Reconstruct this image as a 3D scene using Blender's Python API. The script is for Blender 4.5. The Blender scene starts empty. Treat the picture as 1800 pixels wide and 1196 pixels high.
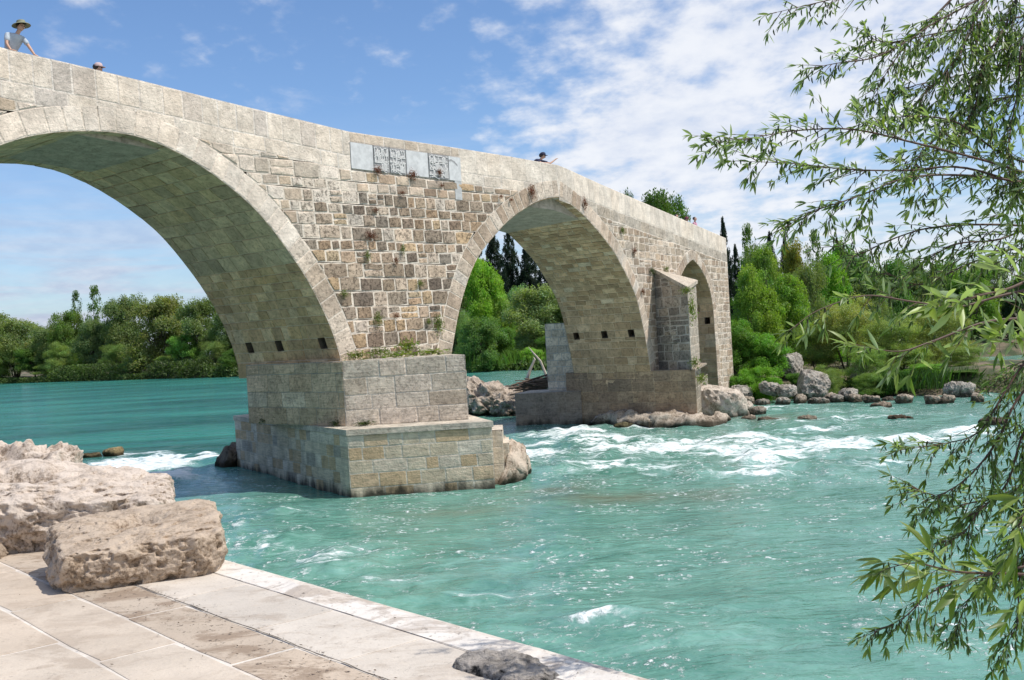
import bpy, bmesh, math, random
import numpy as np
from mathutils import Vector, Matrix
random.seed(7); RNG = np.random.default_rng(7)
C = bpy.context.scene.collection
sc = bpy.context.scene
rad = math.radians

# ------------------------------------------------------------------ camera
H = 4.15                      # eye height above the river
F = 1900.0; ROLL = 0.056
TILT = (598-603)/F*math.cos(ROLL)
cr, sr = math.cos(ROLL), math.sin(ROLL)
cam_d = bpy.data.cameras.new('camera'); cam = bpy.data.objects.new('camera', cam_d); C.objects.link(cam)
cam_d.sensor_width = 36; cam_d.lens = F/1800*36; cam_d.clip_start = .05; cam_d.clip_end = 9000
fw = Vector((0, 1, TILT*-1*-1)).normalized()
rt0 = Vector((1, 0, 0)); up0 = rt0.cross(fw)
# content turns counter-clockwise by ROLL
rt = rt0*cr - up0*sr; up = rt0*sr + up0*cr
M = Matrix((rt, up, -fw)).transposed().to_4x4(); M.translation = Vector((0, 0, H))
cam.matrix_world = M
sc.camera = cam
cam_d.dof.use_dof = False

def ray(px, py):
    """direction through a pixel of the 1800x1196 photograph, with y component 1"""
    u = (px-900)/F; v = (598-py)/F
    d = rt*u + up*v + fw
    return np.array([d.x/d.y, 1.0, d.z/d.y])
def at(px, py, Y):
    r = ray(px, py); return np.array([r[0]*Y, Y, H+r[2]*Y])
def onz(px, py, z):
    r = ray(px, py); k = (z-H)/r[2]; return np.array([r[0]*k, k, z])

# ------------------------------------------------------------------ light and sky
SUN = Vector((.94, -.30, 0)).normalized()*math.cos(rad(58)); SUN.z = math.sin(rad(58))
sl = bpy.data.lights.new('sun', 'SUN'); sl.energy = 4.4; sl.angle = rad(.53); sl.color = (1, .95, .875)
so = bpy.data.objects.new('sun', sl); C.objects.link(so)
so.rotation_euler = SUN.to_track_quat('Z', 'Y').to_euler()
sc.view_settings.view_transform = 'Standard'; sc.view_settings.look = 'None'
sc.view_settings.exposure = 0.0; sc.view_settings.gamma = 1
W = bpy.data.worlds.new('World'); sc.world = W; W.use_nodes = True

class NT:
    def __init__(s, tree): s.t = tree; s.n = tree.nodes; s.l = tree.links
    def new(s, ty, **kw):
        n = s.n.new(ty)
        for k, v in kw.items():
            if k.startswith('i_'):
                key = k[2:]; key = int(key) if key.isdigit() else key.replace('_', ' ')
                s.put(n.inputs[key], v)
            else: setattr(n, k, v)
        return n
    def put(s, sock, v):
        if isinstance(v, bpy.types.NodeSocket): s.l.new(v, sock)
        else: sock.default_value = v
    def math(s, op, a, b=0.0, c=None, clamp=False):
        n = s.n.new('ShaderNodeMath'); n.operation = op; n.use_clamp = clamp
        s.put(n.inputs[0], a); s.put(n.inputs[1], b)
        if c is not None: s.put(n.inputs[2], c)
        return n.outputs[0]
    def mix(s, f, a, b, blend='MIX'):
        n = s.n.new('ShaderNodeMix'); n.data_type = 'RGBA'; n.blend_type = blend; n.clamp_factor = True
        s.put(n.inputs[0], f)
        for q, v in ((6, a), (7, b)):
            s.put(n.inputs[q], (*v, 1) if isinstance(v, tuple) and len(v) == 3 else v)
        return n.outputs[2]
    def ramp(s, v, lo, hi, a=0.0, b=1.0, smooth=True):
        n = s.n.new('ShaderNodeMapRange'); n.interpolation_type = 'SMOOTHSTEP' if smooth else 'LINEAR'
        s.put(n.inputs[0], v); s.put(n.inputs[1], lo); s.put(n.inputs[2], hi); s.put(n.inputs[3], a); s.put(n.inputs[4], b)
        return n.outputs[0]
    def noise(s, vec, scale, detail=4, rough=.55, dist=0.0, ty='FBM'):
        n = s.n.new('ShaderNodeTexNoise'); n.noise_type = ty
        if vec is not None: s.l.new(vec, n.inputs['Vector'])
        n.inputs['Scale'].default_value = scale; n.inputs['Detail'].default_value = detail
        n.inputs['Roughness'].default_value = rough; n.inputs['Distortion'].default_value = dist
        return n.outputs[0]
    def mapping(s, vec, sc_=(1, 1, 1), rot=(0, 0, 0), loc=(0, 0, 0)):
        n = s.n.new('ShaderNodeMapping'); s.l.new(vec, n.inputs[0])
        n.inputs['Scale'].default_value = sc_; n.inputs['Rotation'].default_value = rot; n.inputs['Location'].default_value = loc
        return n.outputs[0]

def build_world():
    t = NT(W.node_tree); t.n.clear()
    out = t.new('ShaderNodeOutputWorld'); bg = t.new('ShaderNodeBackground'); bg.inputs[1].default_value = .14
    sky = t.new('ShaderNodeTexSky', sky_type='NISHITA', sun_disc=False, sun_elevation=rad(58),
                sun_rotation=math.atan2(SUN.x, SUN.y), air_density=1.0, dust_density=.6, ozone_density=2.2, altitude=0)
    tc = t.new('ShaderNodeTexCoord'); g = tc.outputs['Generated']
    sp = t.new('ShaderNodeSeparateXYZ'); t.l.new(g, sp.inputs[0])
    x, y, z = sp.outputs
    zz = t.math('ADD', t.math('MAXIMUM', z, 0.0), .22)
    cx = t.math('DIVIDE', x, zz); cy = t.math('DIVIDE', y, zz)
    cv = t.new('ShaderNodeCombineXYZ', i_0=cx, i_1=cy).outputs[0]
    az = t.math('DIVIDE', x, t.math('MAXIMUM', t.math('ABSOLUTE', y), .3))       # -.47 .. .47 over the picture
    # soft high cloud sheet, mottled, mostly towards the right
    big = t.noise(t.mapping(cv, (1, 1, 1), (0, 0, .5), (3.1, 1.7, 0)), .75, 5, .55, .3)
    fine = t.noise(t.mapping(cv, (1.0, .8, 1), (0, 0, .3), (0, 5, 0)), 11, 6, .55, .0)
    cover = t.ramp(t.math('ADD', az, t.math('MULTIPLY', t.math('SUBTRACT', .33, z), -.25)), -.16, .16, 0, 1)
    cl = t.math('ADD', t.math('MULTIPLY', big, 1.0), t.math('MULTIPLY', t.math('SUBTRACT', fine, .5), .65))
    cl = t.math('ADD', cl, t.math('MULTIPLY', t.math('SUBTRACT', cover, 1), .30))
    sheet = t.ramp(cl, .30, .60)
    # wisps on the left
    wis = t.noise(t.mapping(cv, (1.3, .7, 1), (0, 0, -.7), (8.3, 2.2, 0)), 1.5, 7, .62, .9)
    wisp = t.math('MULTIPLY', t.ramp(wis, .57, .74), .5)
    # thin streaked veil near the horizon
    low = t.ramp(z, .0, .22, 1, 0)
    st = t.noise(t.mapping(g, (2.2, 2.2, 26), (0, .1, 0), (1, 3, 0)), 2.0, 5, .6, .5)
    veil = t.math('MULTIPLY', low, t.ramp(st, .36, .62, .25, 1.15))
    # a few small heaps low on the left
    he = t.noise(t.mapping(g, (1, 1, 2.0), (0, 0, 0), (2.45, .2, .35)), 11, 5, .5, .2)
    heap = t.math('MULTIPLY', t.ramp(he, .63, .70), t.math('MULTIPLY', t.ramp(z, .02, .05), t.ramp(z, .09, .13, 1, 0)))
    a = t.math('MAXIMUM', t.math('MULTIPLY', sheet, .93), wisp)
    a = t.math('MAXIMUM', a, t.math('MULTIPLY', veil, .85))
    a = t.math('MAXIMUM', a, t.math('MULTIPLY', heap, .7))
    blue = t.mix(1.0, sky.outputs[0], (.80, .93, 1.10), 'MULTIPLY')
    shade = t.ramp(fine, .3, .7, 0, 1)
    hi = t.mix(shade, (5.2, 5.6, 6.5), (6.6, 6.75, 7.1))
    lo = t.mix(shade, (3.5, 3.85, 5.1), (4.9, 5.1, 5.9))
    ccol = t.mix(t.ramp(t.math('ADD', z, t.math('MULTIPLY', az, .5)), -.05, .15), lo, hi)
    t.l.new(t.mix(a, blue, ccol), bg.inputs[0]); t.l.new(bg.outputs[0], out.inputs[0])
build_world()

# ------------------------------------------------------------------ numpy noise
_perm = RNG.permutation(4096); _val = RNG.random(4096)*2-1
def _h(ix, iy, iz): return _val[_perm[(_perm[(_perm[ix & 4095]+iy) & 4095]+iz) & 4095]]
def vnoise(p):
    p = np.atleast_2d(np.asarray(p, float)); i = np.floor(p).astype(int); f = p-i; f = f*f*f*(f*(f*6-15)+10)
    r = 0
    for dx in (0, 1):
        wx = f[:, 0] if dx else 1-f[:, 0]
        for dy in (0, 1):
            wy = f[:, 1] if dy else 1-f[:, 1]
            for dz in (0, 1):
                wz = f[:, 2] if dz else 1-f[:, 2]
                r = r+wx*wy*wz*_h(i[:, 0]+dx, i[:, 1]+dy, i[:, 2]+dz)
    return r
def fbm(p, oct=4, gain=.5, lac=2.03):
    p = np.atleast_2d(np.asarray(p, float)); a = 1; s = 0
    for o in range(oct): s = s+a*vnoise(p+o*17.3); p = p*lac; a *= gain
    return s
def sstep(x, a, b): t = np.clip((x-a)/(b-a), 0, 1); return t*t*(3-2*t)

# ------------------------------------------------------------------ object helpers
def link(name, me, parent=None):
    o = bpy.data.objects.new(name, me); C.objects.link(o)
    if parent is not None: o.parent = parent
    return o
def tag(o, label=None, cat=None, group=None, kind=None):
    if label: o['label'] = label
    if cat: o['category'] = cat
    if group: o['group'] = group
    if kind: o['kind'] = kind
    return o
def empty(name, loc=(0, 0, 0)):
    o = bpy.data.objects.new(name, None); C.objects.link(o); o.location = loc; o.empty_display_size = .3; return o
class MB:
    """collects faces, vertex colours; builds ONE mesh object"""
    def __init__(s): s.v = []; s.f = []; s.c = []; s.n = 0
    def add(s, vs, fs, col=(.5, .5, .5, 1)):
        vs = np.asarray(vs, float).reshape(-1, 3); b = s.n
        s.v.append(vs); s.n += len(vs)
        for f in fs: s.f.append(tuple(b+i for i in f))
        col = np.asarray(col, float)
        if col.ndim == 1: col = np.tile(col, (len(vs), 1))
        s.c.append(col)
    def build(s, name, mat, parent=None, smooth=False, loc=None):
        me = bpy.data.meshes.new(name)
        V = np.concatenate(s.v) if s.v else np.zeros((0, 3))
        base = np.zeros(3)
        p = parent
        while p is not None: base += np.array(p.location); p = p.parent
        if loc is not None: V = V-np.array(loc)
        else: V = V-base
        me.from_pydata(V.tolist(), [], s.f)
        at_ = me.color_attributes.new('Col', 'FLOAT_COLOR', 'POINT')
        at_.data.foreach_set('color', np.concatenate(s.c).astype(np.float32).ravel())
        me.materials.append(mat)
        if smooth: me.polygons.foreach_set('use_smooth', [True]*len(me.polygons))
        me.update()
        o = link(name, me, parent)
        if loc is not None: o.location = loc if parent is None else tuple(np.array(loc)-base)
        return o
def grid_mesh(name, X, Y, Z, mat, attrs=None, parent=None, smooth=True, cols=None):
    r, c = X.shape; me = bpy.data.meshes.new(name)
    me.vertices.add(r*c); me.vertices.foreach_set('co', np.stack([X, Y, Z], -1).astype(np.float32).ravel())
    i = np.arange(r*c).reshape(r, c)
    q = np.stack([i[:-1, :-1], i[:-1, 1:], i[1:, 1:], i[1:, :-1]], -1).reshape(-1, 4)
    me.loops.add(q.size); me.loops.foreach_set('vertex_index', q.ravel().astype(np.int32))
    me.polygons.add(len(q)); me.polygons.foreach_set('loop_start', (np.arange(len(q))*4).astype(np.int32))
    me.polygons.foreach_set('use_smooth', np.full(len(q), smooth))
    for k, v in (attrs or {}).items():
        a = me.attributes.new(k, 'FLOAT', 'POINT'); a.data.foreach_set('value', v.astype(np.float32).ravel())
    me.materials.append(mat); me.update(calc_edges=True); me.validate()
    return link(name, me, parent)
def tube(B, pts, rads, seg=7, col=(.5, .5, .5, 1), caps=True):
    pts = [Vector(p) for p in pts]; V = []; n = len(pts)
    pv = None
    for i, p in enumerate(pts):
        d = (pts[min(i+1, n-1)]-pts[max(i-1, 0)]).normalized()
        if pv is None:
            a = d.cross(Vector((0, 0, 1)));
            if a.length < .1: a = d.cross(Vector((1, 0, 0)))
            pv = a.normalized()
        a = (pv-d*pv.dot(d)).normalized(); b = d.cross(a); pv = a
        for k in range(seg):
            t = 2*math.pi*k/seg; V.append(p+(a*math.cos(t)+b*math.sin(t))*rads[i])
    Fs = [(i*seg+k, i*seg+(k+1) % seg, (i+1)*seg+(k+1) % seg, (i+1)*seg+k) for i in range(n-1) for k in range(seg)]
    if caps: Fs += [tuple(range(seg))[::-1], tuple((n-1)*seg+k for k in range(seg))]
    B.add([tuple(v) for v in V], Fs, col)

# ------------------------------------------------------------------ materials
def mat(name):
    m = bpy.data.materials.new(name); m.use_nodes = True; t = NT(m.node_tree); t.n.clear()
    o = t.new('ShaderNodeOutputMaterial'); p = t.new('ShaderNodeBsdfPrincipled'); t.l.new(p.outputs[0], o.inputs[0])
    return m, t, p, o
def plain(name, col, rough=.7, var=.15, scale=12, bump=.0):
    m, t, p, o = mat(name)
    tc = t.new('ShaderNodeTexCoord').outputs['Object']
    n = t.noise(tc, scale, 4)
    f = t.ramp(n, .3, .7, 1-var, 1+var)
    c = t.new('ShaderNodeVectorMath', operation='SCALE'); c.inputs[0].default_value = col; t.put(c.inputs['Scale'], f)
    t.l.new(c.outputs[0], p.inputs['Base Color']); p.inputs['Roughness'].default_value = rough
    if bump:
        b = t.new('ShaderNodeBump', i_Strength=bump, i_Distance=.02, i_Height=n); t.l.new(b.outputs[0], p.inputs['Normal'])
    return m
def stone_mat(name, kind='block'):
    """base colour from Col; Col alpha = how pitted the stone is"""
    m, t, p, o = mat(name)
    tc = t.new('ShaderNodeTexCoord').outputs['Object']
    at_ = t.new('ShaderNodeAttribute', attribute_name='Col')
    col = at_.outputs['Color']; al = at_.outputs['Alpha']
    n1 = t.noise(tc, 2.3, 6, .62); n2 = t.noise(tc, 14, 5, .7); n3 = t.noise(tc, 42, 4, .7)
    n4 = t.noise(t.mapping(tc, (1, 1, 7)), 3.0, 5, .65, .4)       # bedding
    f = t.math('ADD', t.ramp(n1, .3, .7, .80, 1.14), t.math('MULTIPLY', t.math('SUBTRACT', n2, .5), .5))
    f = t.math('ADD', f, t.math('MULTIPLY', t.math('SUBTRACT', n4, .5), .38))
    sc_ = t.new('ShaderNodeVectorMath', operation='SCALE'); t.l.new(col, sc_.inputs[0]); t.put(sc_.inputs['Scale'], f)
    pit = t.math('MULTIPLY', t.ramp(n3, .56, .40, 0, 1), 0)  # placeholder keeps graph simple
    pn = t.math('ADD', t.math('MULTIPLY', n3, .35), t.math('MULTIPLY', t.noise(tc, 9.5, 6, .75), .65))
    pits = t.math('MULTIPLY', t.ramp(pn, .41, .48, 1, 0), al)
    c = t.mix(t.math('MULTIPLY', pits, .66), sc_.outputs[0], (.075, .058, .042))
    c = t.mix(1, c, (1.035, .99, .945), 'MULTIPLY')
    # faint grey run-off and warm patches
    warm = t.noise(tc, .55, 4, .6)
    c = t.mix(t.ramp(warm, .45, .7, 0, .18), c, (.46, .34, .22), 'MIX')
    if kind == 'pier':
        band = t.ramp(t.noise(t.mapping(tc, (.7, .7, 14)), 2.6, 5, .7, .5), .35, .62, .80, 1.10)
        bs = t.new('ShaderNodeVectorMath', operation='SCALE'); t.l.new(c, bs.inputs[0]); t.put(bs.inputs['Scale'], band); c = bs.outputs[0]
        sp = t.new('ShaderNodeSeparateXYZ'); t.l.new(tc, sp.inputs[0]); z = sp.outputs[2]
        edge = t.math('ADD', z, t.math('MULTIPLY', t.math('SUBTRACT', t.noise(t.mapping(tc, (1, 1, .35)), 2.2, 5, .6), .5), 1.1))
        c = t.mix(t.ramp(edge, -.1, .36, .95, 0), c, (.030, .027, .019))
    t.l.new(c, p.inputs['Base Color'])
    p.inputs['Roughness'].default_value = .88; p.inputs['Specular IOR Level'].default_value = .25
    hgt = t.math('ADD', t.math('MULTIPLY', n2, .5), t.math('MULTIPLY', pits, -.5))
    hgt = t.math('ADD', hgt, t.math('MULTIPLY', n1, .6))
    b = t.new('ShaderNodeBump', i_Strength=1.0, i_Distance=.06, i_Height=hgt)
    t.l.new(b.outputs[0], p.inputs['Normal'])
    return m
def rock_mat(name, c1, c2, scale=1.0, wet=False):
    m, t, p, o = mat(name)
    tc = t.new('ShaderNodeTexCoord').outputs['Object']
    at_ = t.new('ShaderNodeAttribute', attribute_name='Col').outputs['Color']
    n1 = t.noise(tc, 3.2*scale, 7, .65, .3); n2 = t.noise(tc, 22*scale, 6, .7); n3 = t.noise(tc, 70*scale, 3, .7)
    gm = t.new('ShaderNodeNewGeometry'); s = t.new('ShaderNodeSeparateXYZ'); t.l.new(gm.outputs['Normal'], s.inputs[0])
    c = t.mix(t.ramp(t.math('ADD', n1, t.math('MULTIPLY', t.math('SUBTRACT', n2, .5), .6)), .36, .62), c2, c1)
    lich = t.ramp(t.math('ADD', t.math('MULTIPLY', n2, .6), t.math('MULTIPLY', n1, .4)), .40, .48, .75, 0)
    c = t.mix(lich, c, tuple(q*.42 for q in c2))
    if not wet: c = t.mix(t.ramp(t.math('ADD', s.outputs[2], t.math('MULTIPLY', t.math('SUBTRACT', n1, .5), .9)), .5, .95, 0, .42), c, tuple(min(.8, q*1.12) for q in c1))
    pt = t.ramp(t.noise(tc, 17*scale, 4, .7), .60, .68); c = t.mix(t.math('MULTIPLY', pt, .0 if wet else .6), c, tuple(q*.35 for q in c2))
    if wet:
        sp = t.new('ShaderNodeSeparateXYZ'); t.l.new(gm.outputs['Position'], sp.inputs[0])
        e = t.math('ADD', sp.outputs[2], t.math('MULTIPLY', t.math('SUBTRACT', n1, .5), .5))
        c = t.mix(t.ramp(e, .08, .40, .9, 0), c, (.045, .036, .022))
    c = t.mix(1, c, at_, 'MULTIPLY')
    t.l.new(c, p.inputs['Base Color']); p.inputs['Roughness'].default_value = .9; p.inputs['Specular IOR Level'].default_value = .25
    h = t.math('ADD', t.math('MULTIPLY', n1, 1.0), t.math('ADD', t.math('MULTIPLY', n2, .45), t.math('MULTIPLY', n3, .2)))
    b = t.new('ShaderNodeBump', i_Strength=.9, i_Distance=(.09 if wet else .085)/scale, i_Height=h); t.l.new(b.outputs[0], p.inputs['Normal'])
    return m
def leaf_mat(name, trans=.35, rough=.55, spec=.35, under=None):
    m, t, p, o = mat(name)
    col = t.new('ShaderNodeAttribute', attribute_name='Col').outputs['Color']
    oi = t.new('ShaderNodeObjectInfo')
    c = t.mix(1, col, oi.outputs['Color'], 'MULTIPLY')
    if under:
        gm = t.new('ShaderNodeNewGeometry'); c = t.mix(gm.outputs['Backfacing'], c, t.mix(.45, c, under))
    t.l.new(c, p.inputs['Base Color']); p.inputs['Roughness'].default_value = rough; p.inputs['Specular IOR Level'].default_value = spec
    tr = t.new('ShaderNodeBsdfTranslucent'); t.l.new(t.mix(1, c, (1.5, 1.7, .55), 'MULTIPLY'), tr.inputs[0])
    mx = t.new('ShaderNodeMixShader'); mx.inputs[0].default_value = trans
    t.l.new(p.outputs[0], mx.inputs[1]); t.l.new(tr.outputs[0], mx.inputs[2]); t.l.new(mx.outputs[0], o.inputs[0])
    return m
STONE = stone_mat('masonry'); PIER = stone_mat('pier_masonry', 'pier')
ROCK_PALE = rock_mat('pale_rock', (.68, .58, .49), (.40, .31, .235), 1.6)
ROCK_TAN = rock_mat('tan_rock', (.56, .45, .345), (.33, .24, .165), 2.0)
ROCK_GREY = rock_mat('bank_rock', (.46, .42, .365), (.22, .195, .16), .9, True)
ROCK_WHITE = rock_mat('whitish_rock', (.66, .58, .49), (.40, .33, .26), .7, True)
LEAF = leaf_mat('foliage', .42); WILLOW = leaf_mat('willow_leaf', .38, .42, .5, (.45, .55, .42))
BARK = plain('bark', (.10, .075, .05), .9, .3, 9, .4); TWIG = plain('twig_bark', (.085, .045, .028), .6, .25, 30)

# ------------------------------------------------------------------ bridge frames (plan kinks at K)
TH = rad(48); PH = rad(62)
P0 = at(607, 640, 31.9); P0[2] = 0
dA = np.array([math.cos(TH), math.sin(TH), 0]); nA = np.array([math.sin(TH), -math.cos(TH), 0])
dB = np.array([math.cos(PH), math.sin(PH), 0]); nB = np.array([math.sin(PH), -math.cos(PH), 0])
CAMP = np.array([0, 0, H])
def hit(px, py, O, n): r = ray(px, py); return CAMP+r*(((O-CAMP)@n)/(r@n))
def tzA(px, py): q = hit(px, py, P0, nA); return ((q-P0)@dA, q[2])
K = hit(980, 290, P0, nA); K[2] = 0; TK = (K-P0)@dA
def tzB(px, py): q = hit(px, py, K, nB); return ((q-K)@dB, q[2])
UP = np.array([0, 0, 1.])
def mapA(a, b, d=0): return P0+dA*a+UP*b+nA*d
def mapB(a, b, d=0): return K+dB*a+UP*b+nB*d
WA = 5.3
DA = WA*np.array([-math.sin(TH), math.cos(TH), 0])
DB = 4.3*np.array([-math.sin(rad(48)), math.cos(rad(48)), 0])

def shade(c, v=.12, hue=.03, rnd=random):
    k = 1+rnd.uniform(-v, v); h = rnd.uniform(-hue, hue)
    return (max(.01, c[0]*k*(1+h)), max(.01, c[1]*k), max(.01, c[2]*k*(1-h)))
PALE = (.68, .60, .51); PALE2 = (.74, .665, .58); BROWN = (.37, .28, .20); GREYB = (.29, .24, .19); OCHRE = (.48, .365, .24); GREY = (.40, .385, .36)
MORT = (.70, .64, .56)

def clip(poly, p, n):
    """keep the side of the line through p that n points to"""
    out = []
    for i in range(len(poly)):
        a = poly[i]; b = poly[(i+1) % len(poly)]
        da = (a[0]-p[0])*n[0]+(a[1]-p[1])*n[1]; db = (b[0]-p[0])*n[0]+(b[1]-p[1])*n[1]
        if da >= 0: out.append(a)
        if (da > 0 > db) or (da < 0 < db):
            k = da/(da-db); out.append((a[0]+(b[0]-a[0])*k, a[1]+(b[1]-a[1])*k))
    return out
def area(p): return .5*sum(p[i][0]*p[(i+1) % len(p)][1]-p[(i+1) % len(p)][0]*p[i][1] for i in range(len(p)))
def cell(B, poly, mp, col, gap=.03, relief=.015, mort=MORT, jit=.008, pit=.6, depth=0.0, sub=.3, kn=.022):
    ar = area(poly)
    if abs(ar) < .004: return
    if ar < 0: poly = poly[::-1]
    n = len(poly)
    B.add([mp(a, b, depth) for a, b in poly], [tuple(range(n))], (*shade(mort, .08, .02), .12))
    cx = sum(p[0] for p in poly)/n; cy = sum(p[1] for p in poly)/n
    # proper inset: move every edge inwards
    def inset(pl, g):
        q = pl
        for i in range(len(pl)):
            a = pl[i]; b = pl[(i+1) % len(pl)]; ex, ey = b[0]-a[0], b[1]-a[1]; L = math.hypot(ex, ey)
            if L < 1e-5: continue
            nx, ny = -ey/L, ex/L; q = clip(q, (a[0]+nx*g, a[1]+ny*g), (nx, ny))
            if len(q) < 3: return []
        return q
    o = inset(poly, gap/2)
    if len(o) < 3 or abs(area(o)) < .003: return
    # densify the outline
    ring = []
    for i in range(len(o)):
        a = o[i]; b = o[(i+1) % len(o)]; L = math.hypot(b[0]-a[0], b[1]-a[1])
        if L < .02: continue
        k = max(1, min(4, int(L/sub+.5)))
        for j in range(k):
            f = j/k
            if j == 0 and L > .1:      # knock the corner off
                c = random.uniform(.4*kn, kn)/L; ring.append((a[0]+(b[0]-a[0])*c, a[1]+(b[1]-a[1])*c))
            else: ring.append((a[0]+(b[0]-a[0])*f+random.uniform(-jit, jit), a[1]+(b[1]-a[1])*f+random.uniform(-jit, jit)))
    if len(ring) < 3: return
    m = len(ring); V = []
    for a, b in ring: V.append(mp(a, b, depth-.02))
    for a, b in ring: V.append(mp(a, b, relief*.35))
    gx = .012
    for a, b in ring:
        L = math.hypot(cx-a, cy-b)+1e-6; k = min(.4, (gx+random.uniform(0, .012))/L); V.append(mp(a+(cx-a)*k, b+(cy-b)*k, relief*random.uniform(.8, 1.1)))
    V.append(mp(cx, cy, relief*random.uniform(.9, 1.5)))
    Fs = []
    for i in range(m):
        j = (i+1) % m
        Fs += [(i, j, m+j, m+i), (m+i, m+j, 2*m+j, 2*m+i), (2*m+i, 2*m+j, 3*m)]
    B.add(V, Fs, (*col, pit))

# --- arches as curves in (t,z), left to right
def resample(pts, n):
    p = np.array(pts, float); L = np.r_[0, np.cumsum(np.hypot(*np.diff(p, axis=0).T))]; s = np.linspace(0, L[-1], n)
    return np.stack([np.interp(s, L, p[:, 0]), np.interp(s, L, p[:, 1])], 1)
def smooth(p, it=4, pin=()):
    p = p.copy()
    for _ in range(it):
        q = p.copy(); q[1:-1] = (p[:-2]+2*p[1:-1]+p[2:])/4
        for k in pin: q[k] = p[k]
        p = q
    return p
a1 = [tzA(*q) for q in [(0, 253), (38, 240), (96, 231), (161, 229), (227, 233), (277, 249), (338, 280), (385, 313), (435, 353), (463, 380), (505, 439), (537, 483), (558, 525), (576, 560), (590, 595), (598, 628)]]
tcz = a1[0][1]; r = np.array(a1[5:]); tR = np.interp(-tcz, -r[:, 1], r[:, 0]); TC1 = (a1[0][0]+tR)/2
left = [(2*TC1-t, z) for t, z in a1 if t > tR+.1][::-1]
arch1 = smooth(resample(left+a1, 90), 12); arch1 = np.vstack([[[arch1[0][0]-.01, 3.6]], arch1, [[arch1[-1][0]+.01, 3.6]]])
a2 = [tzA(*q) for q in [(793, 625), (799, 589), (804, 557), (814, 518), (828, 475), (844, 443), (871, 411), (889, 391), (911, 373), (938, 356), (960, 348)]]
a2b = [tzB(*q) for q in [(985, 348), (1001, 357), (1028, 380), (1056, 412), (1080, 443), (1103, 487), (1119, 522), (1127, 557), (1135, 597), (1141, 632)]]
zt = (a2[-1][1]+a2b[0][1])/2+.06
arch2L = smooth(resample([(a2[0][0]-.03, 3.6)]+a2+[(TK, zt)], 34), 2); arch2R = smooth(resample([(0, zt)]+a2b+[(a2b[-1][0]+.14, 2.25)], 37), 2)
a3 = [tzB(*q) for q in [(1217.5, 456), (1229, 467), (1242, 491), (1250, 517), (1254, 543), (1256, 576), (1260, 632)]]
UC3 = a3[0][0]
a3full = [(2*UC3-u, z) for u, z in a3[1:]][::-1]+a3
arch3 = smooth(resample(a3full, 61), 2, (30,)); arch3 = np.vstack([[[arch3[0][0]-.03, -.3]], arch3, [[arch3[-1][0]+.03, -.3]]])
def offset(arc, w):
    d = np.gradient(arc, axis=0); d /= np.linalg.norm(d, axis=1)[:, None]
    return arc+w*np.stack([-d[:, 1], d[:, 0]], 1)
RW = {1: .62, 2: .62, 3: .5}
ex1 = offset(arch1, .62); ex2L = offset(arch2L, .62); ex2R = offset(arch2R, .62); ex3 = offset(arch3, .5)
def top_fn(pts): p = np.array(sorted(pts)); return lambda t: float(np.interp(t, p[:, 0], p[:, 1]))
tpA = [tzA(*q) for q in [(0, 84), (120, 111), (240, 140), (400, 180), (520, 209), (615, 232), (720, 248), (820, 263), (900, 276), (955, 286)]]
tpB = [tzB(*q) for q in [(990, 294), (1060, 326), (1130, 356), (1200, 386), (1276, 419)]]
zk = (tpA[-1][1]+tpB[0][1])/2
tA0 = tpA[0]; TL = 2*TC1-5.2
topA = top_fn(tpA+[(TK, zk), (TL-3, tA0[1]+.1), (tA0[0]-2, tA0[1]+.42)]); topB = top_fn(tpB+[(0, zk)])
UE = tpB[-1][0]
print('TC1', TC1, 'TK', TK, 'UE', UE, 'top', topA(-9), topA(0), zk, topB(UE), 'UC3', UC3, 'spring', arch1[-1], arch2L[0], arch2R[-1], arch3[-1])

bridge = empty('stone_bridge', tuple(P0))
tag(bridge, 'old humped limestone bridge with pointed arches crossing the turquoise river', 'bridge')
bridge_parts = {}

def ring_cells(B, arc, ext, mp, n, col, pit, relief=.03, skip=None):
    N = len(arc)-1
    L = np.r_[0, np.cumsum(np.hypot(*np.diff(arc, axis=0).T))]
    cuts = [0]; s = 0
    while s < L[-1]:
        s += n*random.uniform(.75, 1.25); cuts.append(min(s, L[-1]))
    if cuts[-1]-cuts[-2] < n*.4: cuts.pop(-2)
    f = lambda A, s: (float(np.interp(s, L, A[:, 0])), float(np.interp(s, L, A[:, 1])))
    for a, b in zip(cuts[:-1], cuts[1:]):
        m = (a+b)/2
        poly = [f(arc, a), f(arc, m), f(arc, b), f(ext, b), f(ext, m), f(ext, a)]
        c = col(f(arc, m))
        cell(B, poly, mp, c, .022, relief*random.uniform(.7, 1.2), jit=.004, pit=pit(f(arc, m)), sub=.4)

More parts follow.
